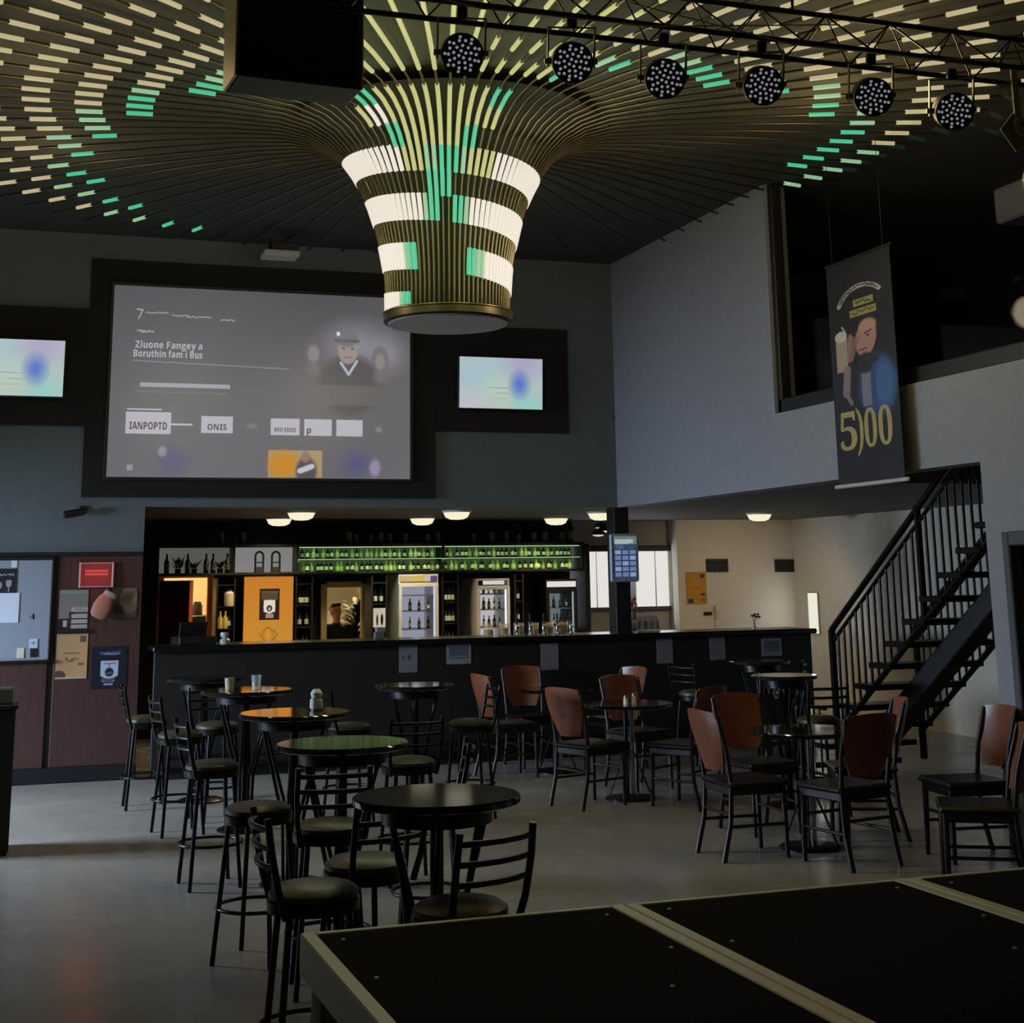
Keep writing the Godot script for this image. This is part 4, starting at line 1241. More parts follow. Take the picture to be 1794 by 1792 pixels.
	single("menu_card", flat_mesh(4.238 - 4.097, 0.215, 0.01), lit_pic(im, 0.75), "small lit white card with two dark bottle shapes beside the yellow and purple fridge", "sign", Vector3(4.167, 1.279, -16.960))
	im = canvas(172, 236, Color(0.72, 0.46, 0.13))
	for y in 236:
		for x in 172:
			var v := clampf(y / 236.0, 0, 1)
			im.set_pixel(x, y, Color(0.77, 0.47 + 0.07 * v, 0.16 + 0.03 * v))
	rct(im, 54, 40, 70, 104, Color(0.17, 0.10, 0.07))
	rct(im, 60, 48, 58, 30, Color(0.33, 0.27, 0.20))
	stroke(im, Vector2(60, 50), Vector2(118, 50), 3, Color(0.42, 0.34, 0.25))
	ell(im, 89, 100, 22, 24, Color(0.86, 0.83, 0.76), 0.08)
	rct(im, 69, 78, 40, 40, Color(0.86, 0.83, 0.76))
	rct(im, 76, 124, 28, 14, Color(0.60, 0.54, 0.45))
	ell(im, 89, 106, 11, 12, Color(0.22, 0.20, 0.19), 0.2)
	ell(im, 89, 108, 5, 7, Color(0.70, 0.68, 0.62), 0.3)
	for j in 3:   # looping oval mark
		for a in 60:
			var t0 := TAU * a / 60.0
			ell(im, 86 + cos(t0) * (15 + 5 * j), 194 + sin(t0) * (25 - 1.5 * j), 1.1, 1.1, Color(0.36, 0.26, 0.12, 0.8), 0.5)
	stroke(im, Vector2(52, 190), Vector2(66, 200), 1, Color(0.36, 0.26, 0.12))
	stroke(im, Vector2(106, 176), Vector2(120, 194), 1, Color(0.36, 0.26, 0.12))
	stroke(im, Vector2(120, 194), Vector2(104, 214), 1, Color(0.36, 0.26, 0.12))
	ell(im, 86, 192, 8, 15, Color(0.82, 0.56, 0.14), 0.3)
	var yp := thing("lit_drinks_panel", "bright yellow lit panel with a framed drink picture and a looping oval mark", "sign", Vector3(2.890, 1.368, -16.980))
	var pw: float = 3.168 - 2.614
	var ph: float = 1.758 - 0.983
	part("face", flat_mesh(pw, ph, 0.012), lit_pic(im, 1.0), yp)
	part("casing", bx(Vector3(0, 0, -0.06), Vector3(pw + 0.02, ph + 0.02, 0.11), 0.006), M.black, yp)
	part("stand", span(Vector3(-pw / 2.0, -1.368, -0.11), Vector3(pw / 2.0, -ph / 2.0 - 0.012, -0.02)), M.black, yp)
	words(yp, "INNIIIIN DS J", 0.035, mat(Color(0.12, 0.07, 0.03), 0.6), Vector3(0.02, -ph / 2.0 + 0.045, 0.012), pw * 0.8)
	area("panel_light", Vector3(2.874, 1.445, -16.900), Vector3(0, 0, 1), pw, ph, Color(1.0, 0.66, 0.2), 0.12)
	var till := thing("cash_register", "black cash register on the counter in front of the red door", "register", Vector3(1.720, 1.162, -14.150) * Vector3(1, 0, 1) + Vector3(0, 1.15, 0), 0.2)
	part("drawer", bx(Vector3(0, 0.035, 0), Vector3(0.34, 0.07, 0.26), 0.006), M.black, till)
	part("screen", B.new().box(Vector3(-0.02, 0.14, 0.02), Vector3(0.26, 0.14, 0.02), 0.004, Transform3D(Basis(Vector3.RIGHT, 0.25), Vector3.ZERO)), M.black, till)
	part("stand", bx(Vector3(-0.02, 0.09, 0.0), Vector3(0.05, 0.08, 0.04)), M.black, till)
	single("mug", B.new().lathe([[0.0, 0.0], [0.05, 0.0], [0.055, 0.03], [0.03, 0.05], [0.04, 0.07], [0.036, 0.10], [0.0, 0.10]], 16), mat(Color(0.62, 0.66, 0.60), 0.3), "pale green lidded tub on the counter before the red door side shelf", "tub", Vector3(2.000, 1.151, -14.100) * Vector3(1, 0, 1) + Vector3(0, 1.15, 0))
	var pm := thing("paper_stack", "stack of papers on the counter by the yellow and purple fridge", "papers", Vector3(3.488, 1.134, -14.200) * Vector3(1, 0, 1) + Vector3(0, 1.15, 0))
	part("lower_stack", bx(Vector3(0, 0.03, 0), Vector3(0.09, 0.06, 0.09), 0.003), mat(Color(0.3, 0.31, 0.32), 0.8), pm)
	part("upper_stack", bx(Vector3(0.01, 0.085, 0), Vector3(0.085, 0.045, 0.08), 0.003), mat(Color(0.42, 0.43, 0.43), 0.8), pm)
	# beer taps and snack jars on the counter by the white fridge
	var tp: Node3D = null
	for i in 5:
		var x: float = lerpf(4.887, 5.463, i / 4.0)
		if tp == null:
			tp = thing("beer_tap", "", "tap", Vector3.ZERO, 0.0, "beer taps on the counter")
			part("column", B.new().lathe([[0.0, 0.0], [0.028, 0.0], [0.02, 0.02], [0.016, 0.11], [0.02, 0.13], [0.0, 0.13]], 12), M.chrome, tp)
			part("spout", B.new().tube([Vector3(0, 0.09, 0), Vector3(0, 0.085, 0.05), Vector3(0, 0.06, 0.06)], 0.008, 7), M.chrome, tp)
			part("handle", B.new().lathe([[0.006, 0.13], [0.012, 0.16], [0.01, 0.20], [0.0, 0.205]], 10), M.black, tp)
		else:
			tp = dup(tp, "beer_tap", Vector3.ZERO)
		tp.position = Vector3(x, 1.15, -14.2)
		tp.set_meta("label", "chrome beer tap with a black handle, " + ["closest to the white fridge", "second from the white fridge", "middle one of five", "second from the black fridge", "closest to the black fridge"][i])
	for i in 6:
		var x: float = lerpf(4.633, 5.424, i / 5.0)
		var o := thing("snack_jar", "glass jar of dark snacks on the counter, " + ["in front of the white fridge edge", "second in the row past the white fridge", "third in the row of jars", "fourth in the row of jars", "last but one before the pillar", "closest to the pillar"][i], "jar", Vector3(x, 1.15, -14.32), 0.0, "snack jars by the taps")
		part("contents", B.new().lathe([[0.0, 0.004], [0.045, 0.004], [0.045, 0.05 + 0.015 * (i % 3)], [0.0, 0.06 + 0.015 * (i % 3)]], 14), mat(Color(0.16, 0.09, 0.05), 0.8), o)
		part("glass", B.new().lathe([[0.0, 0.0], [0.05, 0.0], [0.05, 0.11], [0.047, 0.11], [0.047, 0.004], [0.0, 0.004]], 16), glass(Color(1.0, 0.88, 0.66), 0.2), o)
	# down lights in the low ceiling
	var dl := [Vector3(2.924, 2.385, -16.594), Vector3(2.882, 2.385, -15.069), Vector3(4.547, 2.385, -16.471), Vector3(4.490, 2.385, -14.920), Vector3(6.190, 2.385, -16.497), Vector3(8.312, 2.385, -15.437), Vector3(6.214, 2.385, -15.166)]
	var dn := ["over the bar, first from the wood panelling", "over the bar, second from the wood panelling and a little nearer", "over the middle of the bar, farther of the pair", "over the middle of the bar, nearer of the pair", "over the black fridge", "on the side room ceiling above the beige wall", "next to the pillar top"]
	for i in dl.size():
		var o := thing("ceiling_light", "round warm ceiling light " + dn[i], "ceiling light", Vector3(dl[i].x, 2.4, dl[i].z), 0.0, "round lights in the low ceiling")
		part("rim", B.new().lathe([[0.14, -0.018], [0.15, -0.018], [0.155, 0.0]], 24), M.white_metal, o)
		part("diffuser", B.new().lathe([[0.0, -0.095], [0.07, -0.09], [0.115, -0.07], [0.14, -0.02]], 24), M.lamp, o)
		spot("ceiling_spot", Vector3(dl[i].x, 2.29, dl[i].z), Vector3(0.25, -0.7, -0.75) if i == 5 else Vector3(0, -1, 0), Color(1.0, 0.89, 0.72), 1.7 if i == 5 else 1.6, 62 if i == 5 else 75, 0.12)
	for i in 3:
		var pd := thing("pendant_lamp", ["small shaded pendant lamp by the pillar, topmost of three", "small shaded pendant lamp by the pillar, middle of three", "small shaded pendant lamp by the pillar, lowest of three"][i], "lamp", [Vector3(6.640, 2.267, -16.200), Vector3(6.606, 2.221, -16.000), Vector3(6.438, 2.170, -15.800)][i])
		part("shade", B.new().lathe([[0.10, 0.0], [0.06, 0.045], [0.015, 0.06], [0.0, 0.06]], 18), M.black, pd)
		part("bulb", B.new().lathe([[0.0, -0.02], [0.05, -0.012], [0.07, 0.004]], 14), glow(Color(0.6, 0.55, 0.45)), pd)
		part("cord", B.new().tube([Vector3(0, 0.06, 0), Vector3(0, 2.4 - pd.position.y, 0)], 0.004, 5), M.black, pd)

func fridge(label: String, x0: float, x1: float, top: float, head: float, shell: Material, light: Color, header: Array, n: int, bright: float) -> void:
	top -= 0.015
	var w := x1 - x0
	var t := thing("drinks_fridge", label, "fridge", Vector3((x0 + x1) / 2.0, 0, -17.0))
	var b := B.new()
	var d := 0.55
	var bot := 0.15
	for s in [-1, 1]: b.box(Vector3(s * (w / 2.0 - 0.012), top / 2.0, -d / 2.0), Vector3(0.024, top, d), 0.004)
	b.box(Vector3(0, top - 0.012, -d / 2.0), Vector3(w - 0.05, 0.024, d))
	b.box(Vector3(0, head - 0.0, -d / 2.0), Vector3(w - 0.05, 0.02, d - 0.02))
	b.box(Vector3(0, bot / 2.0, -d / 2.0), Vector3(w - 0.05, bot, d - 0.02))
	part("cabinet", b, shell, t)
	part("inner_back", bx(Vector3(0, (head + bot) / 2.0, -d + 0.02), Vector3(w - 0.05, head - bot - 0.02, 0.015)), glow(light, 0.8), t)
	part("light_tube", bx(Vector3(w / 2.0 - 0.035, (head + bot) / 2.0, -0.05), Vector3(0.018, head - bot - 0.06, 0.02), 0.003), glow(Color(light.r * 1.7, light.g * 1.7, light.b * 1.75)), t)
	omni("fridge_light", Vector3((x0 + x1) / 2.0, head - 0.1, -17.08), Color(light.r, light.g, light.b) / maxf(light.r, light.b), 0.02 * bright, 0.04)
	for q in header:
		var a: float = -w / 2.0 + 0.012 + q[0] * (w - 0.024)
		var c: float = -w / 2.0 + 0.012 + q[1] * (w - 0.024)
		part("header_panel", span(Vector3(a, head + 0.02, -0.012), Vector3(c, top - 0.026, 0.004), 0.002), glow(q[2]), t)
	var fr := B.new()
	for s in [-1, 1]: fr.box(Vector3(s * (w / 2.0 - 0.02), (head + bot) / 2.0, 0.012), Vector3(0.036, head - bot, 0.02), 0.003)
	fr.box(Vector3(0, head - 0.02, 0.012), Vector3(w - 0.076, 0.036, 0.02), 0.003)
	fr.box(Vector3(0, bot + 0.02, 0.012), Vector3(w - 0.076, 0.036, 0.02), 0.003)
	var door := part("door_frame", fr, shell, t)
	part("door_glass", bx(Vector3(0, (head + bot) / 2.0, 0.012), Vector3(w - 0.076, head - bot - 0.08, 0.005)), M.pane, door)
	part("handle", bx(Vector3(-w / 2.0 + 0.03, (head + bot) / 2.0, 0.04), Vector3(0.014, 0.3, 0.02), 0.004), M.chrome, door)
	for j in 5:
		var y: float = [0.3, 0.72, 1.135, 1.34, 1.52][j]
		part("shelf", bx(Vector3(0, y, -d / 2.0 + 0.02), Vector3(w - 0.06, 0.012, d - 0.14)), mat(Color(0.45, 0.46, 0.5), 0.4), t)
		if j < 2: continue
		for i in n:
			if j == 4 and label.contains("purple"): continue
			var o := dup(bottle if (i + j) % 3 else small_bottle, "bottle", Vector3((x0 + x1) / 2.0 - w / 2.0 + 0.06 + i * (w - 0.15) / (n - 1.0), y + 0.0075, -17.12))
			var f := (0.56 if (i + j) % 3 else 1.15) * (0.9 + 0.1 * (i % 2)) * (0.85 if j == 4 else 1.0)
			o.scale = Vector3(minf(f, 0.66), f, minf(f, 0.66))
			o.set_meta("label", ["lowest", "low", "second", "third", "top"][j] + " shelf bottle in the " + label.split(",")[0])
			o.set_meta("group", "bottles on the " + ["lowest", "low", "second", "third", "top"][j] + " shelf of the " + label.split(",")[0])



# ---------------------------------------------------------------- panelling, posters, banner, side room, stairs
func walls_dress() -> void:
	var pt: float = 1.953
	var g0: float = 0.448
	var g1: float = 0.501
	for q in [[-3.19, -0.3, "dark wood wall board farthest from the bar, mostly outside the picture"], [-0.29, g0, "dark wood wall board carrying the grey noticeboard"], [g1, 1.245, "dark wood wall board carrying the red neon sign and four posters"]]:
		single("wall_board", span(Vector3(q[0], 0.13, BACK), Vector3(q[1], pt, BACK + 0.05), 0.004), M.wood, q[2], "wall board", Vector3.ZERO, 0.0, "dark wood wall boards")
	var tr := span(Vector3(-3.19, pt, BACK), Vector3(1.245, pt + 0.035, BACK + 0.07), 0.006)
	struct("trim_4", tr, M.black)
	struct("trim_5", span(Vector3(g0, 0.13, BACK), Vector3(g1, pt, BACK + 0.03)), M.black)
	var z := BACK + 0.052
	# noticeboard and what is pinned on it
	var n0: Vector3 = Vector3(0.447, 1.920, -14.130)
	var n1: Vector3 = Vector3(0.442, 1.055, -14.130)
	var nb := thing("noticeboard", "large grey noticeboard with a dark frame on the wood panelling", "noticeboard", Vector3((n0.x - 1.1) / 2.0, (n0.y + n1.y) / 2.0, z))
	var nw := n0.x + 1.1
	var nh := n0.y - n1.y
	part("board", bx(Vector3(0, 0, 0.012), Vector3(nw, nh, 0.024), 0.003), mat(Color(0.52, 0.55, 0.60), 0.6), nb)
	var b := B.new()
	b.box(Vector3(0, nh / 2.0 + 0.012, 0.016), Vector3(nw + 0.04, 0.024, 0.034), 0.004)
	b.box(Vector3(0, -nh / 2.0 - 0.012, 0.022), Vector3(nw + 0.04, 0.024, 0.05), 0.004)
	b.box(Vector3(nw / 2.0 + 0.008, 0, 0.014), Vector3(0.016, nh, 0.03), 0.004)
	part("frame", b, M.black, nb)
	part("ledge", bx(Vector3(0, -nh / 2.0 + 0.003, 0.045), Vector3(nw, 0.012, 0.05), 0.003), mat(Color(0.5, 0.5, 0.5), 0.5), nb)
	words(nb, "4", 0.05, mat(Color(0.15, 0.16, 0.18), 0.7), Vector3(0.301, 1.428, -14.120) - nb.position + Vector3(0, 0, 0.0), 0.05, true)
	nb.get_child(-1).position.z = 0.022
	var zz := z + 0.026
	var im := canvas(90, 140, Color(0.06, 0.06, 0.08))
	scribble(im, 8, 80, 34, 16, 2.0, Color(0.6, 0.62, 0.66), 26)
	ell(im, 22, 96, 17, 26, Color(0.5, 0.52, 0.58), 0.1)
	rct(im, 52, 66, 20, 28, Color(0.55, 0.57, 0.62))
	ell(im, 62, 94, 10, 14, Color(0.55, 0.57, 0.62), 0.1)
	rct(im, 60, 106, 4, 26, Color(0.55, 0.57, 0.62))
	flat("poster", "black poster with white script and a wine glass, pinned to the noticeboard", "poster", Vector3(0.045, 1.742, -14.110), Vector2(0.207, 0.213), zz, pic(im))
	flat("sheet", "plain white sheet pinned below the black poster on the noticeboard", "paper", Vector3(0.054, 1.507, -14.110), Vector2(0.254, 0.256), zz, mat(Color(0.78, 0.80, 0.86), 0.8))
	flat("sticker", "small white sticker near the top edge of the noticeboard", "sticker", Vector3(0.121, 1.888, -14.110), Vector2(0.048, 0.060), zz, M.paper)
	flat("card", "cream card standing on the noticeboard ledge", "card", Vector3(0.214, 1.116, -14.110), Vector2(0.062, 0.088), zz, mat(Color(0.78, 0.76, 0.68), 0.8))
	im = canvas(32, 32, Color(0.70, 0.74, 0.80))
	scribble(im, 8, 24, 14, 14, 1.4, Color(0.3, 0.34, 0.42), 9)
	flat("card", "white card with a scribble, above a black card at the noticeboard corner", "card", Vector3(0.320, 1.196, -14.110), Vector2(0.072, 0.079), zz, pic(im))
	flat("card", "black card at the lower corner of the noticeboard", "card", Vector3(0.329, 1.115, -14.110), Vector2(0.063, 0.073), zz, M.black)
	# red neon sign
	var rs := [Vector3(0.834, 1.781, -14.100), Vector2(0.280, 0.207)]
	var ns := thing("neon_sign", "red glowing sign with two bright bars in a white frame, high on the wood board", "sign", Vector3(0.835, 1.784, -14.100) + Vector3(0, 0, 0))
	ns.position.z = z
	var sw: float = 0.974 - 0.694
	var sh: float = 1.885 - 1.678
	part("back_panel", bx(Vector3(0, 0, 0.012), Vector3(sw, sh, 0.024), 0.003), glow(Color(0.14, 0.018, 0.018)), ns)
	for y in [0.035, 0.005]:
		part("neon_bar", B.new().tube([Vector3(-sw * 0.36, y, 0.034), Vector3(sw * 0.36, y, 0.034)], 0.011, 8), glow(Color(0.50, 0.055, 0.05)), ns)
	b = B.new()
	for s in [-1, 1]:
		b.box(Vector3(s * (sw / 2.0 + 0.004), 0, 0.02), Vector3(0.015, sh + 0.02, 0.04), 0.003)
		b.box(Vector3(0, s * (sh / 2.0 + 0.002), 0.02), Vector3(sw, 0.009, 0.04), 0.003)
	part("frame", b, mat(Color(0.72, 0.55, 0.58), 0.5), ns)
	part("cable", B.new().tube([Vector3(sw * 0.36, -sh / 2.0, 0.02), Vector3(sw * 0.36, -sh / 2.0 - 0.12, 0.012)], 0.004, 5), mat(Color(0.4, 0.25, 0.26), 0.6), ns)
	omni("neon_light", ns.position + Vector3(0, 0, 0.12), Color(1.0, 0.12, 0.1), 0.02, 0.08)
	# posters on that board
	im = canvas(100, 140, Color(0.42, 0.44, 0.41))
	for y in 140:
		for x in 100:
			var v := y / 140.0
			im.set_pixel(x, y, Color(0.40, 0.45, 0.40).lerp(Color(0.48, 0.44, 0.44), clampf(v * 1.6, 0, 1)))
	rct(im, 0, 2, 100, 12, Color(0.46, 0.52, 0.46))
	rct(im, 0, 104, 40, 36, Color(0.12, 0.08, 0.08))
	rct(im, 36, 80, 18, 60, Color(0.20, 0.17, 0.17))
	for y in [64, 88, 108, 126]: rct(im, 44, y, 56, 16, Color(0.62, 0.60, 0.58))
	for y in [82, 103, 122]: rct(im, 40, y, 60, 4, Color(0.14, 0.11, 0.11))
	rct(im, 16, 110, 14, 24, Color(0.68, 0.60, 0.60))
	scribble(im, 58, 92, 72, 8, 1.2, Color(0.3, 0.3, 0.32), 10)
	flat("poster", "photo poster of stacked white crates beside the noticeboard", "poster", Vector3(0.649, 1.485, -14.140), Vector2(0.252, 0.340), z, pic(im, 0.45))
	flat("shelf_strip", "thin black ledge under the crate photo poster", "ledge", Vector3(0.641, 1.293, -14.140), Vector2(0.266, 0.035), z, M.black, 0.03)
	im = canvas(110, 158, Color(0.66, 0.55, 0.40))
	for y in 158:
		for x in 110: im.set_pixel(x, y, Color(0.62, 0.50, 0.36).lerp(Color(0.70, 0.55, 0.36), clampf(x / 90.0, 0, 1)))
	rct(im, 82, 8, 22, 22, Color(0.34, 0.28, 0.27))
	rct(im, 28, 67, 56, 3, Color(0.30, 0.24, 0.18))
	scribble(im, 34, 80, 92, 16, 1.4, Color(0.36, 0.28, 0.2), 24)
	rct(im, 78, 103, 20, 8, Color(0.38, 0.31, 0.26))
	ell(im, 14, 146, 24, 18, Color(0.28, 0.22, 0.19), 0.1)
	rct(im, 0, 152, 110, 6, Color(0.66, 0.62, 0.54))
	flat("poster", "tan poster with a dark corner square and handwritten line, below the crate photo", "poster", Vector3(0.653, 1.075, -14.140), Vector2(0.270, 0.390), z, pic(im, 0.6))
	im = canvas(116, 146, Color(0.055, 0.065, 0.14))
	for k in 3: stroke(im, Vector2(24 + k * 3, 22 + k * 3), Vector2(96 - k * 6, 18 + k * 6), 1.6, Color(0.35, 0.37, 0.55))
	scribble(im, 42, 92, 26, 8, 1.3, Color(0.55, 0.57, 0.7), 22)
	rct(im, 30, 50, 58, 52, Color(0.66, 0.70, 0.78))
	ell(im, 59, 98, 29, 14, Color(0.66, 0.70, 0.78), 0.05)
	ell(im, 59, 90, 15, 16, Color(0.10, 0.11, 0.16), 0.12)
	stroke(im, Vector2(59, 60), Vector2(59, 78), 1.4, Color(0.12, 0.13, 0.18))
	stroke(im, Vector2(42, 60), Vector2(80, 59), 1.2, Color(0.12, 0.13, 0.18))
	scribble(im, 50, 68, 93, 6, 1.2, Color(0.5, 0.52, 0.58), 10)
	rct(im, 34, 112, 44, 12, Color(0.42, 0.44, 0.52))
	scribble(im, 36, 76, 118, 7, 1.4, Color(0.07, 0.08, 0.14), 16)
	rct(im, 42, 128, 30, 7, Color(0.55, 0.57, 0.64))
	flat("poster", "navy poster with a white drinking glass emblem, lowest on the wood board", "poster", Vector3(0.982, 0.969, -14.140), Vector2(0.309, 0.367), z, pic(im, 0.5))
	im = canvas(116, 90, Color(0.20, 0.185, 0.16))
	ell(im, 86, 36, 46, 46, Color(0.40, 0.37, 0.31), 0.2)
	ell(im, 72, 56, 14, 14, Color(0.48, 0.46, 0.40), 0.5)
	ell(im, 110, 30, 14, 18, Color(0.50, 0.48, 0.42), 0.6)
	ell(im, 40, 66, 22, 18, Color(0.07, 0.055, 0.05), 0.3)
	rct(im, 30, 78, 86, 8, Color(0.26, 0.24, 0.22))
	flat("poster", "dim brown photo beside the peach mitt, under the red sign", "poster", Vector3(1.078, 1.530, -14.140), Vector2(0.252, 0.268), z, pic(im, 0.4))
	var mt := thing("foam_hand", "peach coloured foam mitt hanging by its cord under the red sign", "mitt", Vector3(0.900, 1.516, -14.100))
	mt.position.z = z + 0.05
	mt.rotation.z = -0.42
	part("mitt", B.new().lathe([[0.0, -0.125], [0.05, -0.12], [0.075, -0.09], [0.082, -0.02], [0.07, 0.05], [0.05, 0.09], [0.035, 0.12], [0.0, 0.125]], 18, Transform3D(Basis(Vector3(1, 0, 0), Vector3(0, 1, 0), Vector3(0, 0, 0.25)), Vector3(0, 0, 0.02))), mat(Color(0.60, 0.40, 0.32), 0.7), mt)
	part("cuff", B.new().lathe([[0.04, 0.085], [0.062, 0.09], [0.058, 0.13], [0.0, 0.135]], 16, Transform3D(Basis(Vector3(1, 0, 0), Vector3(0, 1, 0), Vector3(0, 0, 0.3)), Vector3(0.02, 0, 0.02))), mat(Color(0.56, 0.48, 0.46), 0.7), mt)
	# tall black cabinet cut by the picture edge, grey box on top
	var pc := thing("tall_cabinet", "tall black cabinet on the open floor, cut by the picture edge", "cabinet", Vector3(0.133, -0.000, -10.567) + Vector3(-0.20, 0, -0.22))
	var chh: float = 0.929
	part("body", bx(Vector3(0.0, chh / 2.0, 0), Vector3(0.44, chh - 0.04, 0.44), 0.008), M.black_paint, pc)
	part("top_board", bx(Vector3(0.0, chh - 0.01, 0), Vector3(0.47, 0.025, 0.47), 0.006), M.black, pc)
	part("plinth", bx(Vector3(0, 0.02, 0), Vector3(0.42, 0.04, 0.42)), M.black, pc)
	var gb := thing("speaker_box", "small grey box with a dark top standing on the tall black cabinet", "box", pc.position + Vector3(0.08, chh + 0.0025, 0.02))
	part("body", bx(Vector3(0, 0.05, 0), Vector3(0.24, 0.10, 0.2), 0.006), mat(Color(0.40, 0.42, 0.46), 0.6), gb)
	part("handset", bx(Vector3(-0.05, 0.125, 0), Vector3(0.13, 0.05, 0.12), 0.012), M.black, gb)
	banner()
	side_room()
	stairs()

func flat(called: String, label: String, category: String, c: Vector3, s: Vector2, z: float, m: Material, d := 0.005) -> MeshInstance3D:
	return single(called, flat_mesh(s.x, s.y, d), m, label, category, Vector3(c.x, c.y, z))

func banner() -> void:
	var im := canvas(160, 512, Color(0.065, 0.07, 0.085))
	for y in range(60, 400):
		for x in 160:
			var v := clampf(1.0 - absf(y - 290.0) / 140.0, 0, 1) * 0.35
			im.set_pixel(x, y, Color(0.065, 0.07, 0.085).lerp(Color(0.16, 0.20, 0.32), v))
	for k in 40:   # arched line of words
		var a := lerpf(2.7, 0.75, k / 39.0)
		var c := Vector2(84 + cos(a) * 62, 128 - sin(a) * 62)
		var gap := k == 13 or k == 14 or k == 26 or k == 27
		if not gap: ell(im, c.x, c.y, 6, 6, Color(0.62, 0.62, 0.62), 0.2)
	for k in 30:
		var a := lerpf(2.6, 0.85, k / 29.0)
		scribble(im, 84 + cos(a) * 62 - 2, 84 + cos(a) * 62 + 2, 128 - sin(a) * 62, 8, 1.0, Color(0.10, 0.10, 0.12), 3)
	for q in [[64, 96, 50, 16], [54, 118, 66, 17]]:
		rct(im, q[0], q[1], q[2], q[3], Color(0.52, 0.50, 0.28))
		scribble(im, q[0] + 6, q[0] + q[2] - 6, q[1] + q[3] / 2.0, 8, 1.2, Color(0.15, 0.14, 0.08), 18)
	ell(im, 112, 300, 52, 80, Color(0.16, 0.28, 0.46), 0.2)          # jacket
	ell(im, 128, 300, 30, 62, Color(0.22, 0.37, 0.58), 0.4)
	rct(im, 74, 268, 22, 74, Color(0.44, 0.45, 0.52))               # shirt
	rct(im, 96, 262, 12, 80, Color(0.17, 0.28, 0.42))
	ell(im, 90, 190, 27, 42, Color(0.60, 0.46, 0.43), 0.08, 0.2)     # face
	ell(im, 96, 162, 26, 20, Color(0.64, 0.50, 0.46), 0.3)
	ell(im, 86, 244, 22, 26, Color(0.17, 0.13, 0.12), 0.3)           # beard
	ell(im, 98, 238, 26, 14, Color(0.13, 0.13, 0.17), 0.4)
	stroke(im, Vector2(88, 178), Vector2(104, 174), 2.2, Color(0.25, 0.17, 0.16))
	ell(im, 96, 184, 4, 3, Color(0.12, 0.09, 0.09), 0.3)
	stroke(im, Vector2(72, 184), Vector2(66, 200), 2.5, Color(0.50, 0.36, 0.33))
	stroke(im, Vector2(72, 214), Vector2(92, 212), 2.0, Color(0.36, 0.22, 0.22))
	ell(im, 46, 206, 19, 30, Color(0.46, 0.36, 0.32), 0.1)           # hand round the mug
	stroke(im, Vector2(52, 176), Vector2(44, 232), 6, Color(0.52, 0.41, 0.37))
	stroke(im, Vector2(60, 182), Vector2(52, 232), 5, Color(0.47, 0.36, 0.33))
	rct(im, 14, 176, 28, 78, Color(0.60, 0.54, 0.48))               # mug with foam
	ell(im, 28, 172, 17, 14, Color(0.70, 0.69, 0.68), 0.15)
	stroke(im, Vector2(32, 150), Vector2(40, 164), 2.5, Color(0.65, 0.65, 0.66))
	stroke(im, Vector2(40, 250), Vector2(34, 306), 11, Color(0.50, 0.42, 0.44))   # forearm
	stroke(im, Vector2(34, 306), Vector2(46, 330), 6, Color(0.47, 0.40, 0.42))
	var tl: Vector3 = Vector3(5.900, 3.874, -9.639)
	var bl: Vector3 = Vector3(5.900, 2.336, -9.686)
	var br: Vector3 = Vector3(5.900, 2.329, -8.821)
	var w := absf(br.z - bl.z)
	var h := tl.y - bl.y + 0.12
	var t := thing("hanging_banner", "tall dark banner of a bearded man drinking, hanging before the gallery opening", "banner", Vector3(5.9, bl.y + h / 2.0, (bl.z + br.z) / 2.0), -PI / 2.0)
	part("cloth", flat_mesh(w, h, 0.004), pic(im, 0.55), t)
	part("bottom_bar", bx(Vector3(0, -h / 2.0 - 0.005, 0.004), Vector3(w + 0.10, 0.028, 0.02), 0.006), mat(Color(0.75, 0.75, 0.75), 0.3, 0.3), t)
	part("top_bar", bx(Vector3(0, h / 2.0 + 0.008, 0.002), Vector3(w + 0.04, 0.02, 0.016), 0.004), M.black, t)
	for s in [-1, 1]:
		part("hanger", B.new().tube([Vector3(s * w * 0.4, h / 2.0 + 0.015, 0), Vector3(s * w * 0.4, CEIL - t.position.y - 0.01, 0)], 0.0025, 5), M.black_metal, t)
	var gold := mat(Color(0.62, 0.57, 0.36), 0.5)
	for q in [["5", -0.29, 0.24], [")", -0.11, 0.09], ["0", 0.05, 0.17], ["0", 0.27, 0.18]]:
		words(t, q[0], 0.30, gold, Vector3(q[1] * w, -h * 0.5 + h * 0.235, 0.003), q[2] * w * 1.1, true, Vector3.ZERO, "numeral")

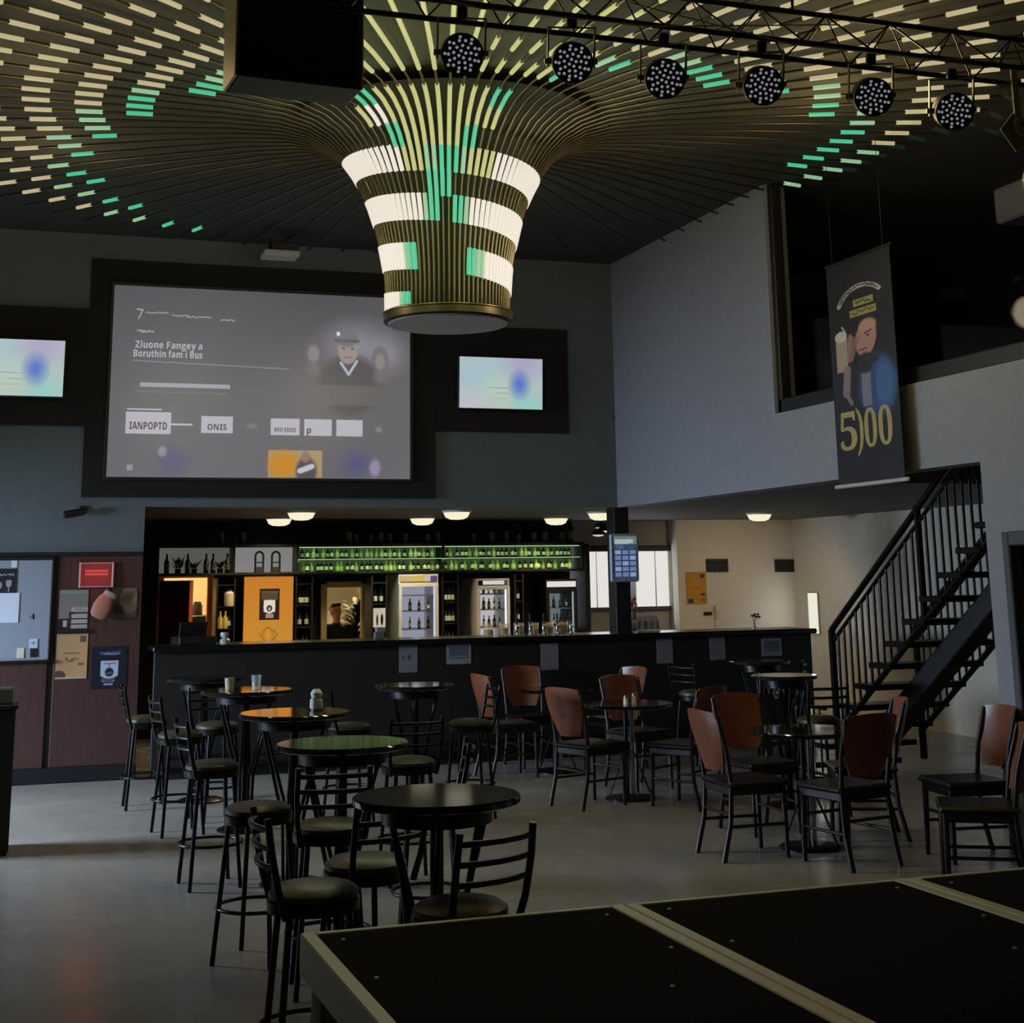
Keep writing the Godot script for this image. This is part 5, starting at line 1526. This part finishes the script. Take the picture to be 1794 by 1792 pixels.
func side_room() -> void:
	var z := -17.338
	var im := canvas(90, 128, Color(0.66, 0.48, 0.12))
	ell(im, 44, 60, 34, 44, Color(0.70, 0.48, 0.10), 0.7)
	rct(im, 64, 8, 18, 16, Color(0.22, 0.18, 0.10))
	rct(im, 64, 84, 18, 8, Color(0.22, 0.18, 0.10))
	rct(im, 8, 106, 22, 16, Color(0.22, 0.18, 0.12))
	rct(im, 0, 110, 6, 18, Color(0.60, 0.58, 0.50))
	scribble(im, 30, 62, 66, 8, 1.2, Color(0.48, 0.34, 0.1), 14)
	scribble(im, 64, 80, 110, 14, 1.2, Color(0.3, 0.25, 0.15), 10)
	flat("poster", "bright yellow poster with small dark squares on the beige wall", "poster", Vector3(8.387, 1.544, -17.330), Vector2(0.288, 0.403), z, pic(im))
	im = canvas(80, 50, Color(0.04, 0.04, 0.04))
	stroke(im, Vector2(8, 28), Vector2(52, 27), 1.0, Color(0.35, 0.34, 0.3))
	stroke(im, Vector2(40, 28), Vector2(40, 46), 1.0, Color(0.35, 0.34, 0.3))
	scribble(im, 6, 74, 6, 6, 1.4, Color(0.3, 0.29, 0.25), 24)
	flat("notice", "black framed notice on the beige wall next to the yellow poster", "notice", Vector3(8.690, 1.824, -17.330), Vector2(0.308, 0.164), z, pic(im), 0.02)
	flat("notice", "black framed notice on the beige wall close to the room corner", "notice", Vector3(9.678, 1.810, -17.330), Vector2(0.301, 0.160), z, M.black, 0.02)
	var sd := thing("soap_dispenser", "slim cream dispenser with a cord on the beige wall below the yellow poster", "dispenser", Vector3(8.645, 1.238, -17.330))
	sd.position.z = z
	part("upper_body", bx(Vector3(0, 0.045, 0.03), Vector3(0.055, 0.08, 0.06), 0.01), mat(Color(0.78, 0.74, 0.58), 0.5), sd)
	part("lower_body", bx(Vector3(0, -0.045, 0.03), Vector3(0.05, 0.085, 0.055), 0.01), mat(Color(0.74, 0.70, 0.55), 0.5), sd)
	part("cord", B.new().tube([Vector3(-0.02, -0.09, 0.01), Vector3(-0.02, -0.4, 0.008)], 0.004, 5), mat(Color(0.36, 0.34, 0.28), 0.6), sd)
	flat("switch_plate", "small black switch plate beside the cream dispenser", "switch", Vector3(8.532, 1.227, -17.330), Vector2(0.112, 0.042), z, M.black, 0.015)
	# lit slit of a window in the far corner
	var c: Vector3 = Vector3(9.790, 1.215, -16.866)
	var wn := struct("window_4", bx(Vector3.ZERO, Vector3(0.012, 0.5, 0.24), 0.002), glow(Color(0.80, 0.78, 0.66)), Vector3(9.79, c.y, c.z))
	var fb := B.new()
	for s in [-1, 1]:
		fb.box(Vector3(-0.003, 0, s * 0.125), Vector3(0.02, 0.52, 0.014), 0.003)
		fb.box(Vector3(-0.003, s * 0.255, 0), Vector3(0.02, 0.014, 0.24), 0.003)
	part("frame", fb, mat(Color(0.6, 0.58, 0.5), 0.5), wn)
	area("corner_window_light", Vector3(9.75, c.y, c.z), Vector3(-1, 0, -0.3), 0.22, 0.48, Color(0.95, 0.97, 1.0), 2.0)
	# flowers and menu screen and rack on the counter
	var fl := thing("flower_vase", "small pale vase with dark red flowers on the end of the bar counter", "vase", Vector3(7.465, 1.119, -14.100) * Vector3(1, 0, 1) + Vector3(0, 1.15, 0))
	part("vase", B.new().lathe([[0.0, 0], [0.018, 0.0], [0.022, 0.03], [0.012, 0.07], [0.016, 0.08], [0.0, 0.08]], 14), mat(Color(0.72, 0.70, 0.62), 0.3), fl)
	var st := B.new()
	var pb := B.new()
	for k in 7:
		var a := k * 2.4
		var tip := Vector3(0.03 + cos(a) * 0.04, 0.12 + 0.012 * (k % 3), sin(a) * 0.03)
		st.tube([Vector3(0, 0.06, 0), tip], 0.002, 4)
		pb.lathe([[0.0, -0.012], [0.014, -0.004], [0.016, 0.006], [0.0, 0.014]], 8, Transform3D(Basis(), tip))
	part("stems", st, mat(Color(0.10, 0.14, 0.06), 0.7), fl)
	tag(part("blossoms", pb, mat(Color(0.16, 0.05, 0.05), 0.7), fl), "", "", "", "stuff")
	im = canvas(80, 140, Color(0.20, 0.26, 0.38))
	rct(im, 0, 0, 80, 26, Color(0.42, 0.47, 0.50))
	rct(im, 8, 10, 60, 16, Color(0.66, 0.72, 0.70))
	ell(im, 24, 34, 18, 10, Color(0.30, 0.36, 0.48), 0.3)
	ell(im, 60, 34, 14, 12, Color(0.24, 0.29, 0.42), 0.3)
	for r in 5:
		for q in 3:
			rct(im, 8 + q * 24, 46 + r * 18, 19, 13, Color(0.42, 0.50, 0.66) if (r + q) % 3 else Color(0.55, 0.62, 0.74))
	rct(im, 0, 0, 4, 140, Color(0.10, 0.12, 0.2))
	var kc: Vector3 = Vector3(6.015, 1.889, -14.100)
	var ks := thing("menu_screen", "small upright lit menu screen in a white frame on the dark pillar", "screen", kc + Vector3(0, 0, 0.02))
	var kw: float = 6.173 - 5.858
	var kh: float = 2.124 - 1.644
	part("picture", flat_mesh(kw - 0.045, kh - 0.05, 0.004), lit_pic(im, 0.9), ks, Vector3(0, 0, 0.02))
	part("casing", bx(Vector3.ZERO, Vector3(kw, kh, 0.04), 0.015), mat(Color(0.62, 0.66, 0.75), 0.4), ks)
	part("mount", bx(Vector3(-0.02, 0, -0.07), Vector3(0.1, 0.1, 0.1)), M.black, ks)
	area("menu_screen_light", kc + Vector3(0, 0, 0.08), Vector3(0, -0.2, 1), kw, kh, Color(0.65, 0.75, 1.0), 0.12)
	var rk := thing("leaflet_rack", "white leaflet rack standing on the counter to the window side of the pillar", "rack", Vector3(6.361, 1.106, -14.300) * Vector3(1, 0, 1) + Vector3(0, 1.15, 0))
	var rw := 0.23
	part("back_sheet", bx(Vector3(0, 0.075, -0.03), Vector3(rw, 0.15, 0.006)), mat(Color(0.80, 0.80, 0.84), 0.4), rk)
	part("base", bx(Vector3(0, 0.008, 0), Vector3(rw, 0.016, 0.09), 0.003), M.white, rk)
	for k in 4: part("divider", bx(Vector3(-rw / 2.0 + 0.01 + k * (rw - 0.02) / 3.0, 0.055, 0), Vector3(0.006, 0.09, 0.06)), mat(Color(0.45, 0.45, 0.48), 0.4), rk)

func stairs() -> void:
	var t := thing("staircase", "open black staircase with barred railings climbing towards the gallery", "staircase")
	var n := 14
	for k in n:
		part("tread", bx(Vector3(6.9, 0.17 * (k + 1) - 0.022, -11.45 + 0.247 * k), Vector3(0.86, 0.044, 0.29), 0.005), M.black_metal, t)
	var sl := 0.689
	part("spine", B.new().box(Vector3.ZERO, Vector3(0.16, 0.17, 4.25), 0.01, Transform3D(Basis(Vector3.RIGHT, -atan(sl)), Vector3(6.8, 1.06, -9.78))), M.black, t)
	for s in 2:
		var x := 6.5 if s == 0 else 7.3
		var yb := func(z: float) -> float: return 0.655 + sl * (z + 10.63)
		var za := -10.93
		var ze := -7.9
		for q in [[-0.02, 0.024, "bottom_rail"], [0.70, 0.016, "mid_rail"], [0.80, 0.026, "handrail"]]:
			part(q[2], B.new().tube([Vector3(x, yb.call(za) + q[0], za), Vector3(x, yb.call(ze) + q[0], ze)], q[1], 8), M.black_metal, t)
		part("post", bx(Vector3(x, (yb.call(za) + 0.80) / 2.0 if s == 0 else yb.call(za) + 0.28, za), Vector3(0.045, yb.call(za) + 0.80 if s == 0 else 1.06, 0.045), 0.004), M.black_metal, t)
		part("post", bx(Vector3(x, yb.call(-9.6) + 0.40, -9.6), Vector3(0.04, 0.86, 0.04), 0.004), M.black_metal, t)
		var k := 0
		var z := za + 0.095
		while z < ze:
			part("baluster", B.new().tube([Vector3(x, yb.call(z) - 0.02, z), Vector3(x, yb.call(z) + 0.70, z)], 0.0115, 6), M.black_metal, t)
			z += 0.095
	# low guard rail at the foot of the stairs
	var g := thing("guard_rail", "low barred guard rail beside the foot of the stairs", "railing", Vector3(6.46, 0, -10.99))
	for y in [0.10, 0.62]: part("rail", B.new().tube([Vector3(0.0, y, -0.04), Vector3(0.0, y, -0.62)], 0.014, 8), M.black_metal, g)
	for k in 5: part("bar", B.new().tube([Vector3(0, 0.0 if k == 4 else 0.1, -0.14 - k * 0.12), Vector3(0, 0.62, -0.14 - k * 0.12)], 0.009, 6), M.alu if k % 2 else M.black_metal, g)



# ---------------------------------------------------------------- people behind the bar
func field(p: Vector3, bones: Array, k: float) -> float:
	var d := 1e3
	for q in bones:
		var a: Vector3 = q[0]
		var ba: Vector3 = q[1] - a
		var t := clampf((p - a).dot(ba) / maxf(ba.length_squared(), 1e-9), 0.0, 1.0)
		var e := (p - a - ba * t).length() - lerpf(q[2], q[3], t)
		if e > d + k: continue
		var h := clampf(0.5 + 0.5 * (d - e) / k, 0.0, 1.0)
		d = lerpf(d, e, h) - k * h * (1.0 - h)
	return d

func nets(b: B, bones: Array, k: float, cell: float, cut_lo := -1e3, cut_hi := 1e3) -> void:
	var lo := Vector3.ONE * 1e3
	var hi := Vector3.ONE * -1e3
	for q in bones:
		for e in 2:
			var r: float = q[2 + e] + cell * 2.0
			lo = lo.min(q[e] - Vector3.ONE * r)
			hi = hi.max(q[e] + Vector3.ONE * r)
	lo.y = maxf(lo.y, cut_lo)
	hi.y = minf(hi.y, cut_hi)
	var n := Vector3i(((hi - lo) / cell).ceil()) + Vector3i.ONE
	var f := PackedFloat32Array()
	f.resize(n.x * n.y * n.z)
	for z in n.z:
		for y in n.y:
			for x in n.x:
				var p := lo + Vector3(x, y, z) * cell
				var v := field(p, bones, k)
				if y == 0 or y == n.y - 1: v = maxf(v, cell * 0.2)
				f[(z * n.y + y) * n.x + x] = v
	var vert := {}
	var sx := 1
	var sy := n.x
	var sz := n.x * n.y
	for z in n.z - 1:
		for y in n.y - 1:
			for x in n.x - 1:
				var i := (z * n.y + y) * n.x + x
				var any := false
				var all := true
				for c in 8:
					var neg := f[i + (c & 1) * sx + ((c >> 1) & 1) * sy + ((c >> 2) & 1) * sz] < 0.0
					any = any or neg
					all = all and neg
				if not any or all: continue
				var s := Vector3.ZERO
				var m := 0
				for c in 8:
					for ax in 3:
						if c & (1 << ax): continue
						var c2 := c | (1 << ax)
						var va := f[i + (c & 1) * sx + ((c >> 1) & 1) * sy + ((c >> 2) & 1) * sz]
						var vb := f[i + (c2 & 1) * sx + ((c2 >> 1) & 1) * sy + ((c2 >> 2) & 1) * sz]
						if (va < 0.0) == (vb < 0.0): continue
						var t := va / (va - vb)
						var pa := Vector3(c & 1, (c >> 1) & 1, (c >> 2) & 1)
						var pb := Vector3(c2 & 1, (c2 >> 1) & 1, (c2 >> 2) & 1)
						s += pa.lerp(pb, t)
						m += 1
				vert[i] = lo + (Vector3(x, y, z) + s / m) * cell
	for z in range(1, n.z - 1):
		for y in range(1, n.y - 1):
			for x in range(1, n.x - 1):
				var i := (z * n.y + y) * n.x + x
				for q in [[sx, sy, sz, Vector3(1, 0, 0)], [sy, sz, sx, Vector3(0, 1, 0)], [sz, sx, sy, Vector3(0, 0, 1)]]:
					var va := f[i]
					var vb := f[i + q[0]]
					if (va < 0.0) == (vb < 0.0): continue
					var a = vert.get(i)
					var c = vert.get(i - q[1])
					var d = vert.get(i - q[1] - q[2])
					var e = vert.get(i - q[2])
					if a == null or c == null or d == null or e == null: continue
					b.quad(a, c, d, e, q[3] if va < 0.0 else -q[3], 0)

func person(label: String, at: Vector3, turn: float, tilt: float, hair: Color, shirt: Color, scale_: float) -> void:
	var t := thing("person", label, "person", at, turn)   # faces +z
	t.scale = Vector3.ONE * scale_
	var V := func(x: float, y: float, z: float) -> Vector3: return Vector3(x, y, z)
	var hd := func(x: float, y: float, z: float) -> Vector3: return Vector3(0, 1.50, 0) + Basis(Vector3(0, 0, 1), tilt) * Vector3(x, y - 1.50, z)
	var body := B.new()
	var bones := [
		[V.call(0, 1.36, 0), hd.call(0, 1.50, 0.01), 0.055, 0.05],
		[V.call(-0.16, 1.36, 0), V.call(0.16, 1.36, 0), 0.06, 0.06], [V.call(0, 1.30, 0), V.call(0, 1.02, 0), 0.13, 0.115], [V.call(-0.07, 0.95, 0), V.call(0.07, 0.95, 0), 0.115, 0.115]]
	for s in [-1.0, 1.0]:
		bones.append([V.call(0.19 * s, 1.36, 0), V.call(0.235 * s, 1.08, -0.01), 0.05, 0.042])
		bones.append([V.call(0.235 * s, 1.08, -0.01), V.call(0.24 * s, 0.85, 0.06), 0.04, 0.028])
		bones.append([V.call(0.09 * s, 0.92, 0), V.call(0.10 * s, 0.50, 0.01), 0.085, 0.06])
		bones.append([V.call(0.10 * s, 0.50, 0.01), V.call(0.10 * s, 0.08, -0.02), 0.055, 0.036])
	nets(body, bones, 0.03, 0.024)
	# head on its own finer grid
	var head := [
		[hd.call(0, 1.615, -0.015), hd.call(0, 1.64, -0.02), 0.078, 0.074], [hd.call(0, 1.56, 0.035), hd.call(0, 1.525, 0.048), 0.052, 0.030],
		[hd.call(0, 1.60, 0.06), hd.call(0, 1.572, 0.092), 0.010, 0.014], [hd.call(-0.03, 1.618, 0.058), hd.call(0.03, 1.618, 0.058), 0.012, 0.012],
		[hd.call(-0.014, 1.545, 0.078), hd.call(0.014, 1.545, 0.078), 0.008, 0.008], [hd.call(0, 1.52, 0), hd.call(0, 1.44, 0), 0.046, 0.05]]
	for s in [-1.0, 1.0]:
		head.append([hd.call(0.077 * s, 1.60, -0.01), hd.call(0.081 * s, 1.575, -0.005), 0.014, 0.010])
	nets(body, head, 0.016, 0.009)
	# hands: palm, four fingers and a thumb
	for s in [-1.0, 1.0]:
		var w := Vector3(0.24 * s, 0.84, 0.065)
		var hb := [[w, w + Vector3(0, -0.07, 0.012), 0.026, 0.03]]
		for k in 4:
			var o := w + Vector3(0, -0.08, -0.014 + k * 0.019)
			var len_: float = [0.07, 0.085, 0.08, 0.06][k]
			hb.append([o, o + Vector3(-0.006 * s, -len_ * 0.5, 0.004), 0.0095, 0.0085])
			hb.append([o + Vector3(-0.006 * s, -len_ * 0.5, 0.004), o + Vector3(-0.024 * s, -len_, 0.008), 0.0085, 0.007])
		hb.append([w + Vector3(-0.01 * s, -0.02, 0.03), w + Vector3(-0.02 * s, -0.075, 0.055), 0.012, 0.009])
		nets(body, hb, 0.008, 0.007)
	part("body", body, mat(Color(0.70, 0.50, 0.40), 0.6), t)
	var sh := B.new()
	var sb := []
	for q in bones.slice(1, 4): sb.append([q[0], q[1], q[2] + 0.016, q[3] + 0.016])
	sb.append([V.call(0, 1.37, 0), V.call(0, 1.40, 0), 0.075, 0.066])
	for s in [-1.0, 1.0]: sb.append([V.call(0.18 * s, 1.37, 0), V.call(0.225 * s, 1.15, -0.008), 0.066, 0.060])
	nets(sh, sb, 0.03, 0.02, 0.86)
	part("shirt", sh, mat(shirt, 0.85), t)
	var tr := B.new()
	var tb := []
	for q in bones.slice(4): if q[0].y < 1.0: tb.append([q[0], q[1], q[2] + 0.014, q[3] + 0.018])
	tb.append([V.call(-0.07, 0.93, 0), V.call(0.07, 0.93, 0), 0.12, 0.12])
	nets(tr, tb, 0.03, 0.024, 0.06, 0.98)
	part("trousers", tr, mat(Color(0.05, 0.05, 0.06), 0.85), t)
	for s in [-1.0, 1.0]:
		part("shoe", B.new().box(Vector3(0.10 * s, 0.04, 0.045), Vector3(0.09, 0.08, 0.26), 0.03), M.black, t)
		part("eye", B.new().lathe([[0.0, -0.008], [0.007, -0.004], [0.008, 0.0], [0.007, 0.004], [0.0, 0.008]], 10), M.black, t, hd.call(0.03 * s, 1.604, 0.066))
		part("eyebrow", B.new().tube([hd.call(0.014 * s, 1.622, 0.071), hd.call(0.032 * s, 1.627, 0.069), hd.call(0.047 * s, 1.620, 0.058)], 0.0045, 6), mat(hair, 0.8), t)
	var hr := B.new()
	var hb2 := [[hd.call(0, 1.645, -0.042), hd.call(0, 1.668, -0.032), 0.076, 0.068], [hd.call(0, 1.60, -0.05), hd.call(0, 1.57, -0.05), 0.062, 0.048], [hd.call(-0.04, 1.70, 0.01), hd.call(0.045, 1.70, 0.018), 0.028, 0.032]]
	nets(hr, hb2, 0.02, 0.010)
	part("hair", hr, mat(hair, 0.75), t)

func people() -> void:
	var a: Vector3 = Vector3(3.883, 1.333, -17.950)
	person("person with short dark hair and black shirt standing in the lit doorway behind the bar", Vector3(a.x, 0, a.z), 0.25, 0.08, Color(0.07, 0.045, 0.035), Color(0.035, 0.032, 0.032), a.y / 1.60)
	var c: Vector3 = Vector3(6.605, 1.381, -15.300)
	person("person in dark clothes with light brown hair, half hidden behind the pillar", Vector3(c.x, 0, c.z), 1.9, 0.0, Color(0.42, 0.36, 0.32), Color(0.05, 0.05, 0.065), c.y / 1.60)
	# kitchen things seen through the doorways
	var pl := thing("leafy_plant", "dark green leafy plant filling the doorway beside the person", "plant", Vector3(4.214, 1.057, -18.400) * Vector3(1, 0, 1))
	part("pot", B.new().lathe([[0.0, 0.0], [0.15, 0.0], [0.19, 0.34], [0.0, 0.32]], 18), M.black, pl)
	part("stem", B.new().tube([Vector3(0, 0.3, 0), Vector3(0.02, 1.2, 0)], 0.014, 6), M.wood_dark, pl)
	var lf := B.new()
	for j in 170:
		var a1 := rng.randf() * TAU
		var base := Vector3(0.01, 0.75 + rng.randf() * 0.62, 0)
		var rr := 0.06 + rng.randf() * 0.24
		var tip := base + Vector3(cos(a1) * rr, 0.04 + rng.randf() * 0.1, sin(a1) * rr)
		var side := Vector3(-sin(a1), 0.3, cos(a1)) * 0.03
		var mid := base.lerp(tip, 0.6) + Vector3.UP * 0.03
		lf.tri(base, mid - side, mid + side, Vector3(0.1, 1, 0.5), 0)
		lf.tri(mid - side, tip, mid + side, Vector3(0.1, 1, 0.5), 0)
	tag(part("leaves", lf, mat(Color(0.10, 0.15, 0.05), 0.6), pl), "", "", "", "stuff")
	var k: Vector3 = Vector3(2.301, 1.233, -18.600)
	var rk := thing("kitchen_shelf", "steel shelf with a stack of green crates seen past the red door", "shelf", Vector3(k.x, 0, k.z))
	for y in [0.5, 1.02]: part("shelf", bx(Vector3(0.1, y, 0), Vector3(0.8, 0.03, 0.4), 0.004), mat(Color(0.55, 0.58, 0.52), 0.35, 0.4), rk)
	for q in [[-0.28, -0.18], [0.48, -0.18], [-0.28, 0.18], [0.48, 0.18]]: part("leg", bx(Vector3(q[0], 0.5, q[1]), Vector3(0.03, 1.0, 0.03)), mat(Color(0.4, 0.4, 0.38), 0.4, 0.5), rk)
	var cr := thing("crate", "dark green bottle crate on the steel shelf past the red door", "crate", Vector3(k.x + 0.12, 1.035, k.z))
	part("crate_body", bx(Vector3(0, 0.14, 0), Vector3(0.6, 0.28, 0.34), 0.01), mat(Color(0.07, 0.13, 0.08), 0.5), cr)
	for j in 5: part("slot", bx(Vector3(-0.24 + j * 0.12, 0.15, 0.168), Vector3(0.06, 0.14, 0.01)), M.black, cr)
	var pt := thing("canister", "black canister standing on the green crate past the red door", "canister", Vector3(k.x + 0.0, 1.3155, k.z))
	part("body", B.new().lathe([[0.0, 0], [0.06, 0.0], [0.06, 0.11], [0.045, 0.14], [0.0, 0.14]], 16), M.black, pt)
	part("lid", B.new().lathe([[0.0, 0.14], [0.05, 0.142], [0.04, 0.16], [0.0, 0.162]], 14), M.black_metal, pt)
